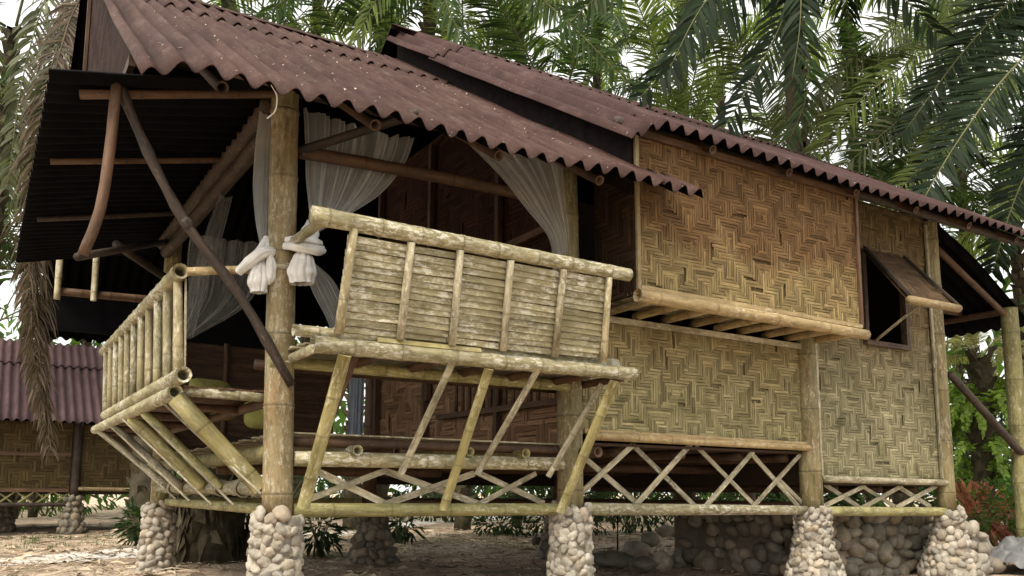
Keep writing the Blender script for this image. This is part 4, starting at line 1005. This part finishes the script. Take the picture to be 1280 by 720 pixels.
# --- palms whose long leaves cross the picture
palm(far(1420, -80, 13.5), 'dark palm at the right whose long fronds slant down behind the roof end', 'd', 8, 1.0, [
    dict(px=((1345,10,12.6), (1262,90,11.8), (1195,180,11.2), (1140,275,10.8)), mat=LEAF_d, leaf=.95, droop=.10, n=95, w=.06, splay=.2, start=.12, face=(3,0,5)),
    dict(px=((1375,60,12.9), (1320,150,12.5), (1272,240,12.2), (1240,340,12.0)), mat=LEAF_d, leaf=.95, droop=.12, n=90, w=.06, splay=.25, start=.12, face=(4,0,4)),
    dict(px=((1345,-60,13.2), (1270,-5,13.2), (1200,70,13.2), (1130,165,13.2)), mat=LEAF_d, leaf=.95, droop=.18, n=85, w=.055, splay=.3, start=.15, face=(0,0,8)),
    dict(px=((1400,90,12.9), (1365,200,12.6), (1330,300,12.4), (1290,400,12.4)), mat=LEAF, leaf=.9, droop=.2, w=.06, face=(4,0,3)),
    dict(px=((1350,-120,13), (1260,-90,12.6), (1190,-30,12.4), (1150,40,12.4)), mat=LEAF, leaf=.95, droop=.5, w=.055)], elev=[2,3,3,4])
PCc = far(985, -190, 17); PCb = far(1015, 640, 17.5); PMc = far(560, -190, 20); PMb = far(470, 640, 20)
FC = (0, 0, 2)
palm(PCc, 'palm behind the roof whose fronds hang long straight leaflets over the middle ridge', 'd', 10, 1.0, [
    dict(px=((950,-70,12.3), (898,8,11.6), (850,66,11.2), (800,122,11.0)), mat=LEAF_d, leaf=1.15, droop=.42, w=.066, n=70, start=.1, splay=.2, face=FC),
    dict(px=((1005,-60,12.3), (980,20,11.7), (945,92,11.4), (900,168,11.3)), mat=LEAF_d, leaf=1.1, droop=.40, w=.062, n=70, start=.1, splay=.2, face=FC),
    dict(px=((960,-90,11.6), (910,-35,10.8), (870,20,10.4), (838,84,10.3)), mat=LEAF_d, leaf=1.2, droop=.75, w=.066, n=80, start=.1, splay=.2, face=FC),
    dict(px=((990,-90,11.8), (1000,-35,11.2), (1000,30,11), (990,100,11)), mat=LEAF_d, leaf=1.1, droop=.6, w=.06, n=80, start=.1, splay=.25, face=FC),
    dict(px=((920,-70,13), (830,-50,12.6), (760,-15,12.3), (700,40,12.2)), mat=LEAF, leaf=1.05, droop=.55, w=.055, n=75, start=.1, splay=.2, face=FC),
    dict(px=((985,-80,12.6), (1040,-60,12.4), (1110,-20,12.2), (1170,40,12.2)), mat=LEAF_d, leaf=1.1, droop=.6, w=.058, n=75, start=.1, splay=.25, face=FC),
    dict(px=((975,-60,13), (1000,30,12.8), (1010,110,12.8), (985,180,12.8)), mat=LEAF, leaf=.9, droop=.35, w=.05, n=70, start=.15, splay=.25, face=FC, gap=.1)],
    (PCb.x-PCc.x, PCb.y-PCc.y), .15, elev=[1,2,3])
palm(far(1290, -20, 19), 'pale thin palm seen against the bright sky between two darker ones', 'l', 9, 1.0, [
    dict(px=((1220,20,17.5), (1130,82,16.5), (1060,140,16), (1000,222,16)), mat=LEAF_l, leaf=1.1, droop=.45, w=.05, n=75, gap=.15, start=.12, face=FC, splay=.25),
    dict(px=((1240,60,18), (1160,120,17.5), (1100,170,17), (1035,225,17)), mat=LEAF_g, leaf=1.1, droop=.3, w=.045, n=70, gap=.2, start=.12, face=FC, splay=.3),
    dict(px=((1230,-10,18), (1150,20,17.5), (1080,60,17), (1020,130,17)), mat=LEAF_g, leaf=1.1, droop=.4, w=.045, n=70, gap=.2, start=.12, face=FC, splay=.3),
    dict(px=((1250,90,18), (1190,160,17.5), (1140,220,17), (1090,270,17)), mat=LEAF_l, leaf=1.0, droop=.3, w=.05, n=75, start=.12, face=FC, splay=.3)], elev=[2,3,4])
palm(PMc, 'palm behind the lower ridge with fronds hanging at the top of the roof', 'm', 10, 1.0, [
    dict(px=((600,-90,15), (670,-10,14), (735,52,13.8), (795,116,13.8)), mat=LEAF, leaf=.95, droop=.35, w=.052, n=75, start=.12, face=FC, splay=.25),
    dict(px=((520,-90,15), (450,-60,14), (390,-25,13.8), (330,20,13.8)), mat=LEAF, leaf=1.1, droop=.8, w=.052, n=80, start=.12, face=FC, splay=.25),
    dict(px=((590,-80,14.5), (630,-50,14), (690,-30,13.8), (760,0,13.8)), mat=LEAF_g, leaf=1.15, droop=.9, w=.05, n=80, start=.12, face=FC, splay=.25),
    dict(px=((550,-90,14.5), (510,-40,14), (470,0,13.8), (440,60,13.8)), mat=LEAF_l, leaf=1.0, droop=.6, w=.05, n=75, start=.12, face=FC, splay=.25),
    dict(px=((560,-90,14.5), (555,-40,14), (560,10,13.8), (590,66,13.8)), mat=LEAF, leaf=1.1, droop=.7, w=.055, n=75, start=.12, face=FC, splay=.25)], (PMb.x-PMc.x, PMb.y-PMc.y), .15, elev=[1,2,2])
palm(far(240, -330, 17), 'palm above the left end whose grey leaves hang past the black awning', 'g', 8, .95, [
    dict(px=((170,-160,13), (100,-10,11), (68,70,10.2), (50,160,9.9), (42,290,9.8)), mat=LEAF_g, leaf=.62, droop=.7, n=120, w=.045, start=.3),
    dict(px=((130,-190,14), (70,-40,12.2), (30,90,11.6), (10,230,11.4)), mat=LEAF_g, leaf=.75, droop=.7, n=100, start=.3),
    dict(px=((210,-120,13), (105,10,10.8), (58,150,9.9), (44,300,9.6), (46,430,9.5), (60,545,9.5)), mat=LEAF_dead, leaf=.75, droop=1.1, n=230, w=.030, dead=1, start=.36, splay=.9, label='dead brown frond hanging in a shaggy strip'),
    dict(px=((190,-130,13), (98,0,10.6), (56,160,9.8), (38,310,9.5), (42,440,9.4), (62,560,9.4)), mat=LEAF_dead, leaf=.7, droop=1.1, n=180, w=.028, dead=1, start=.45, splay=.9, label='second dead brown frond in the shaggy hanging strip'),
    dict(px=((195,-125,13), (96,20,10.7), (52,200,9.7), (46,360,9.45), (52,470,9.4), (60,530,9.4)), mat=LEAF_dead, leaf=1.0, droop=1.9, n=230, w=.015, dead=1, start=.55, splay=1.2, gap=.1, label='stringy withered frond tail hanging below the dead ones')], elev=[1,2,2])
# --- the grove behind
for px, py, d, k, nf, s, lb in (
    (15,40,20,'l',16,1.15,'light green palm filling the gap left of the gable, nearest the picture edge'), (-70,170,18,'m',15,1.1,'mid green palm half outside the left picture edge above the far hut'),
    (75,190,27,'l',15,1.2,'pale small palm beyond the hanging dead frond'), (290,-110,23,'m',16,1.25,'palm showing a few leaf tips over the left part of the lower ridge'),
    (400,-90,26,'l',16,1.3,'yellow green palm over the middle of the lower ridge'), (480,-30,29,'l',14,1.2,'small light palm far behind the point where the upper ridge starts'),
    (650,-110,24,'m',16,1.3,'mid green palm arching high over the middle of the upper ridge'), (745,-20,29,'l',15,1.3,'light palm far behind the corner where the bay meets the roof'),
    (850,-60,27,'l',15,1.3,'light palm arching over the ridge above the woven bay'), (900,90,32,'l',13,1.2,'far pale palm low behind the ridge over the woven bay'),
    (1060,20,31,'g',12,1.2,'thin distant palm in the bright sky above the window'),
    (1200,200,24,'m',15,1.1,'mid green palm just above the roof over the right corner post'), (1265,240,21,'d',15,1.1,'dark palm above the right awning'),
    (1340,270,20,'l',15,1.1,'light palm at the right picture edge beyond the awning'), (560,-190,31,'l',14,1.3,'high pale palm far behind, over the start of the upper ridge'),
    (1190,330,30,'m',14,1.1,'distant palm seen between the right corner post and the awning post'),
    (40,340,25,'m',26,1.1,'full green palm low in the gap between the far hut roof and the black awning'), (-30,280,22,'g',26,1.1,'greyish palm at the left picture edge behind the dead frond'),
    (-10,400,30,'m',14,1.1,'distant palm low behind the far hut roof'), (150,-190,24,'m',15,1.2,'palm high above the gable on the left')):
    palm(far(px, py, d), lb, k, int(nf*.55), s, rtrunk=.10)
for px, py, d, k, lb in ((320,50,20,'l','young palm whose leaf tips stand above the left part of the lower ridge'), (455,95,20,'m','young palm standing close behind the step between the two roofs'),
    (585,120,20,'l','young light palm rising behind the left third of the upper ridge'), (700,150,19,'m','young palm rising behind the middle of the upper ridge'), (850,195,20,'l','young light palm rising behind the roof over the woven bay'),
    (985,240,20,'g','young thin palm rising behind the roof right of the bay'), (1110,285,19,'m','young palm rising behind the roof over the window')):
    palm(far(px, py, d), lb, k, 8, .85, rtrunk=.14, elev=[0,0,1,1,2], group='young palms close behind the hut')
# palm trunk under the left bay and the fern-grown palm in the right garden
root = thing('palm_stump', (.78, 5.3, GZ), 'thick rotting palm stump with peeling bark under the left bay', 'stump')
mb = MB(); tube(mb, [(.78,5.3,GZ-.05), (.76,5.3,GZ+.4), (.80,5.3,GZ+.9), (.82,5.3,GZ+1.15)], [.46,.42,.40,.38], 26, .3, rough=.14)
for i in range(150):
    a = U(0, 6.28); z = U(0, 1.0); r = .43; d = V((math.cos(a), math.sin(a), 0)); s = V((-d.y, d.x, 0)); p = V((.78, 5.3, GZ+z))+d*r; L = U(.15,.4); w = U(.02,.07)
    mb.add([p-s*w, p+s*w, p+s*(w*.5+U(-.1,.1))+d*U(.01,.1)+V((0,0,-L if R() < .6 else L*.6)), p-s*w*.4+d*U(.01,.09)+V((0,0,-L*.9))], [(0,1,2,3)], U(0,1), None, None, False)
mb.build('trunk', TRUNK, root, (.78, 5.3, GZ))
def leafy(mb, c, rx, ry, rz, n, size, asp=.4, hang=.3, tv=.3, clump=.5):
    c = V(c)
    for i in range(n):
        v = V((random.gauss(0,1), random.gauss(0,1), random.gauss(0,1))).normalized(); r = R()**.4
        k = 1+.35*mnoise.noise(v*1.8+c)
        if mnoise.noise(V((v.x*r*rx, v.y*r*ry, v.z*r*rz))*2.3/max(rx, .3)+c) < -.25*clump: continue
        p = c+V((v.x*rx*r*k, v.y*ry*r*k, v.z*rz*r*k)); L = size*U(.6,1.25); d = (v+V((U(-.6,.6), U(-.6,.6), U(-.3,.6)-hang))).normalized(); s = d.cross(V((U(-.4,.4), U(-.4,.4), 1))).normalized(); nn = s.cross(d)
        m = p+d*L*.5+nn*L*.08; e = p+d*L-V((0,0,hang*L*.4))
        mb.add([p, m-s*L*asp*.5, e, m+s*L*asp*.5], [(0,1,2,3)], min(1, max(0, random.gauss(.5+.2*v.z, tv))), None, None, False)
def shrub(p, rx, rz, n, size, mat, label, cat='shrub', name='shrub', asp=.4, group=None, stems=7, hang=.2):
    root = thing(name, (p[0], p[1], GZ), label, cat, group); o3 = (p[0], p[1], GZ); mb = MB()
    for i in range(stems):
        a = U(0,6.28); e = V((p[0]+math.cos(a)*rx*.6, p[1]+math.sin(a)*rx*.6, GZ+rz*U(.9,1.5))); b0 = V((p[0]+U(-.08,.08), p[1]+U(-.08,.08), GZ-.03)); tube(mb, [b0, b0.lerp(e,.5)+V((0,0,.06)), e], [.018,.013,.006], 5, .5)
    mb.build('stem', STEM, root, o3); mb = MB(); leafy(mb, (p[0], p[1], GZ+rz*1.05), rx, rx, rz, n, size, asp, hang); mb.build('foliage', mat, root, o3); return root
p = far(1226, 600, 16.5); crown = far(1226, 446, 16.5); base = V((p.x, p.y, GZ))
root = palm(crown, 'fern covered palm with pale drooping crown in the right garden', 'p', 16, .30, (), (base.x-crown.x, base.y-crown.y), .22, elev=[1,2,3])
A, B = MB(), MB()
for i in range(80):
    f = U(.15, .78) if i < 50 else U(.66, .86); c = base.lerp(crown, f); a = U(0, 6.28); d = V((math.cos(a), math.sin(a), 0)); L = U(.5, .8) if i >= 50 else U(.3,.55); q = c+d*.22
    frond_geo(A, B, [q, q+d*L*.5+V((0,0,.24)), q+d*L*1.0+V((0,0,.05)), q+d*L*1.2-V((0,0,L*.6))], (.17 if i < 50 else .24), 18, .085, .5, .1, 2, .006, gap=0)
two('fern', A, FERN, B, STEM, root, tuple(base))
p = at(1226, 642, 2, GZ); p = far(1226, 638, 12.5); shrub((p.x, p.y), .46, .46, 620, .22, CROTON, 'red and orange leaved garden shrub beside the green bush', 'shrub', 'croton', .3, None, 9)
p = far(1282, 640, 12.0); shrub((p.x, p.y), .62, .55, 1500, .12, BUSH, 'rounded bright green bush at the right edge of the garden')
p = far(1196, 620, 15); shrub((p.x, p.y), .6, .5, 700, .18, BUSH, 'green bush close to the right corner post of the hut')
p = far(1262, 590, 19); shrub((p.x, p.y), 1.4, 1.5, 1500, .3, BUSH_dk, 'dark tall bush behind the red leaved shrub', asp=.3)
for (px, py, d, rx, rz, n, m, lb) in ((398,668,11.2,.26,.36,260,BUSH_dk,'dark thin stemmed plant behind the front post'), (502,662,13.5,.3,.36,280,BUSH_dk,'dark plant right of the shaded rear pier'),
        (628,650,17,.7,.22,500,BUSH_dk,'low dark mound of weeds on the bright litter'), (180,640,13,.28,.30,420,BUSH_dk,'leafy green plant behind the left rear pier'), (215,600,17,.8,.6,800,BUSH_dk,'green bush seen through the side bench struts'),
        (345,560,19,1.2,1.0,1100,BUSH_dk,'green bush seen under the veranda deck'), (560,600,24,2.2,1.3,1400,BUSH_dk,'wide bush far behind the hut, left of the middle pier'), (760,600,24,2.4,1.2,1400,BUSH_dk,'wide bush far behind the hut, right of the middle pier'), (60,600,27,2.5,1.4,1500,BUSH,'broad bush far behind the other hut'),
        (700,628,17,1.2,.55,1100,BUSH_dk,'dark bush added as a dark screen behind the hut in line with the middle pier'), (790,628,18,1.2,.55,1100,BUSH_dk,'dark bush added as a dark screen behind the lattice under the woven bay'), (880,628,19,1.3,.55,1100,BUSH_dk,'dark bush added as a dark screen behind the right half of the long lattice'), (985,628,20,1.4,.6,1100,BUSH_dk,'dark bush added as a dark screen behind the third front pier'), (1100,628,20,1.4,.6,1100,BUSH_dk,'dark bush added as a dark screen behind the short right lattice')):  # this last row of bushes is added to block the bright strip under the floor
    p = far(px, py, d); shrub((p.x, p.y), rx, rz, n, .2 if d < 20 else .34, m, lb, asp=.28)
# far green mass closing the view between the trunks
mb = MB()
for i in range(170):
    a = -.55+1.75*(i+R())/170; d = U(30, 48); c = V((CAM.x+math.sin(a)*d, CAM.y+math.cos(a)*d, GZ+U(.5, 5.0)*(1 if R() < .7 else 1.5))); leafy(mb, c, U(1.6,3), U(1.6,3), U(1.2,2.2), 130, .75, .35, .3)
tag(mb.build('far_undergrowth', BUSH), kind='stuff')

# =================================================================== THE OTHER HUT
YH = 13.8; o2 = (0.02, YH, GZ)
hut2 = thing('bamboo_hut', o2, 'distant bamboo hut with pinkish maroon corrugated roof and shaded woven walls', 'hut')
def p2(mb, name, mat, parent=None): return mb.build(name, mat, parent or hut2, o2)
ez = at(60, 526, 1, YH-.55).z; rz = at(60, 430, 1, YH+2.2).z; f = .62; A_, B_ = (YH-.55, ez), (YH+2.2, rz)
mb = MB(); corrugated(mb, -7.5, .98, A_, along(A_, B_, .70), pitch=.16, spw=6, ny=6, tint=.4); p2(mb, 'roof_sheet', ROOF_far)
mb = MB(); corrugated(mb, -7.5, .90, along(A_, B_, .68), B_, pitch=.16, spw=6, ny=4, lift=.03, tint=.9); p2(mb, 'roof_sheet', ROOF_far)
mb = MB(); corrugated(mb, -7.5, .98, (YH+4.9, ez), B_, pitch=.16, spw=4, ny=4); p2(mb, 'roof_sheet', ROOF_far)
W_far = m_weave('weave_far', (.060,.042,.017), (.095,.066,.030), (.07,.055,.025), (.12,.095,.045), -3, .2)
mb = MB(); weave(mb, (-6.5, YH, .80-.72+.02), (1,0,0), (0,0,1), 6.45, 1.34, s=.06, K=4); w2 = p2(mb, 'woven_panel', W_far)
mb = MB(); weave(mb, (.13, YH+.02, .82-.72), (1,0,0), (0,0,1), 1.75, 1.32, s=.06, K=4); p2(mb, 'woven_panel', W_far)
mb = MB(); box(mb, (-6.5, YH+3.9, 0), (1.85, YH+3.95, 1.6)); box(mb, (1.83, YH+.05, 0), (1.86, YH+3.9, 1.6)); box(mb, (-6.5, YH+.04, .03), (1.83, YH+3.9, .08)); p2(mb, 'inner_wall', W_back)
for z in (.80, .10): mb = MB(); bar(mb, (-6.5, YH-.03, z), (-.06, YH-.03, z), .07, .03, (0,0,1)); p2(mb, 'trim', B_brown, w2)
for x in (.04, -1.9, -4.5, 1.8):
    mb = MB(); bamboo(mb, (x, YH-.02, -.05), (x, YH-.02, 1.6), .085, node=.5); p2(mb, 'post', B_dark); mb2 = stone_pier(x, YH, GZ, 0, .26, .16, hut2, o2, STONE_d, .09, 1)
stone_pier(-1.15, YH+1.2, GZ, 0, .26, .18, hut2, o2, STONE_d, .09, 1)
mb = MB(); bamboo(mb, (.1, YH-.05, .13), (1.85, YH-.05, .11), .04); p2(mb, 'beam', B_cream)
mb = MB(); bamboo(mb, (-6.5, YH-.02, -.18), (-.05, YH-.02, -.18), .04); p2(mb, 'beam', B_dark)
mb = MB()
for k in range(20):
    x = -6.4+.32*k; bar(mb, (x, YH-.01, -.17), (x+.30, YH-.01, .07), .03, .012, (0,0,1)); bar(mb, (x+.30, YH+.005, -.17), (x, YH+.005, .07), .03, .012, (0,0,1))
p2(mb, 'lattice_skirt', B_green)

# =================================================================== LIGHT
w = bpy.data.worlds.new('World'); sc.world = w; w.use_nodes = True; nt = w.node_tree; bg = nt.nodes['Background']
sky = nt.nodes.new('ShaderNodeTexSky'); sky.sky_type = 'NISHITA'; sky.sun_disc = False
SE, SAZ = 50, 240                         # sun direction: elevation, compass angle from +Y towards +X
sky.sun_elevation = rad(SE); sky.sun_rotation = rad(SAZ); sky.air_density = 1.2; sky.dust_density = 6.0; sky.ozone_density = 1.0
hs = nt.nodes.new('ShaderNodeHueSaturation'); hs.inputs['Saturation'].default_value = .22
nt.links.new(sky.outputs[0], hs.inputs['Color']); mx = nt.nodes.new('ShaderNodeMix'); mx.data_type = 'RGBA'; mx.inputs[0].default_value = .72      # high thin overcast: most of the sky is evenly lit cloud
mx.inputs[7].default_value = (6.6, 6.55, 6.3, 1); nt.links.new(hs.outputs[0], mx.inputs[6])
nt.links.new(mx.outputs[2], bg.inputs[0]); bg.inputs[1].default_value = .13
ld = bpy.data.lights.new('sun', 'SUN'); ld.energy = 2.0; ld.angle = rad(16); ld.color = (1, .90, .74)
sun = bpy.data.objects.new('sun', ld); col.objects.link(sun)
sd = V((math.sin(rad(SAZ))*math.cos(rad(SE)), math.cos(rad(SAZ))*math.cos(rad(SE)), math.sin(rad(SE))))
sun.rotation_euler = sd.to_track_quat('Z', 'Y').to_euler(); sun.location = sd*40
vs_ = sc.view_settings; vs_.view_transform = 'Standard'; vs_.look = 'None'; vs_.exposure = 1.0; vs_.gamma = 1; vs_.use_curve_mapping = False
sc.render.engine = 'CYCLES'
cy = sc.cycles; cy.max_bounces = 7; cy.diffuse_bounces = 3; cy.transparent_max_bounces = 12; cy.use_denoising = True
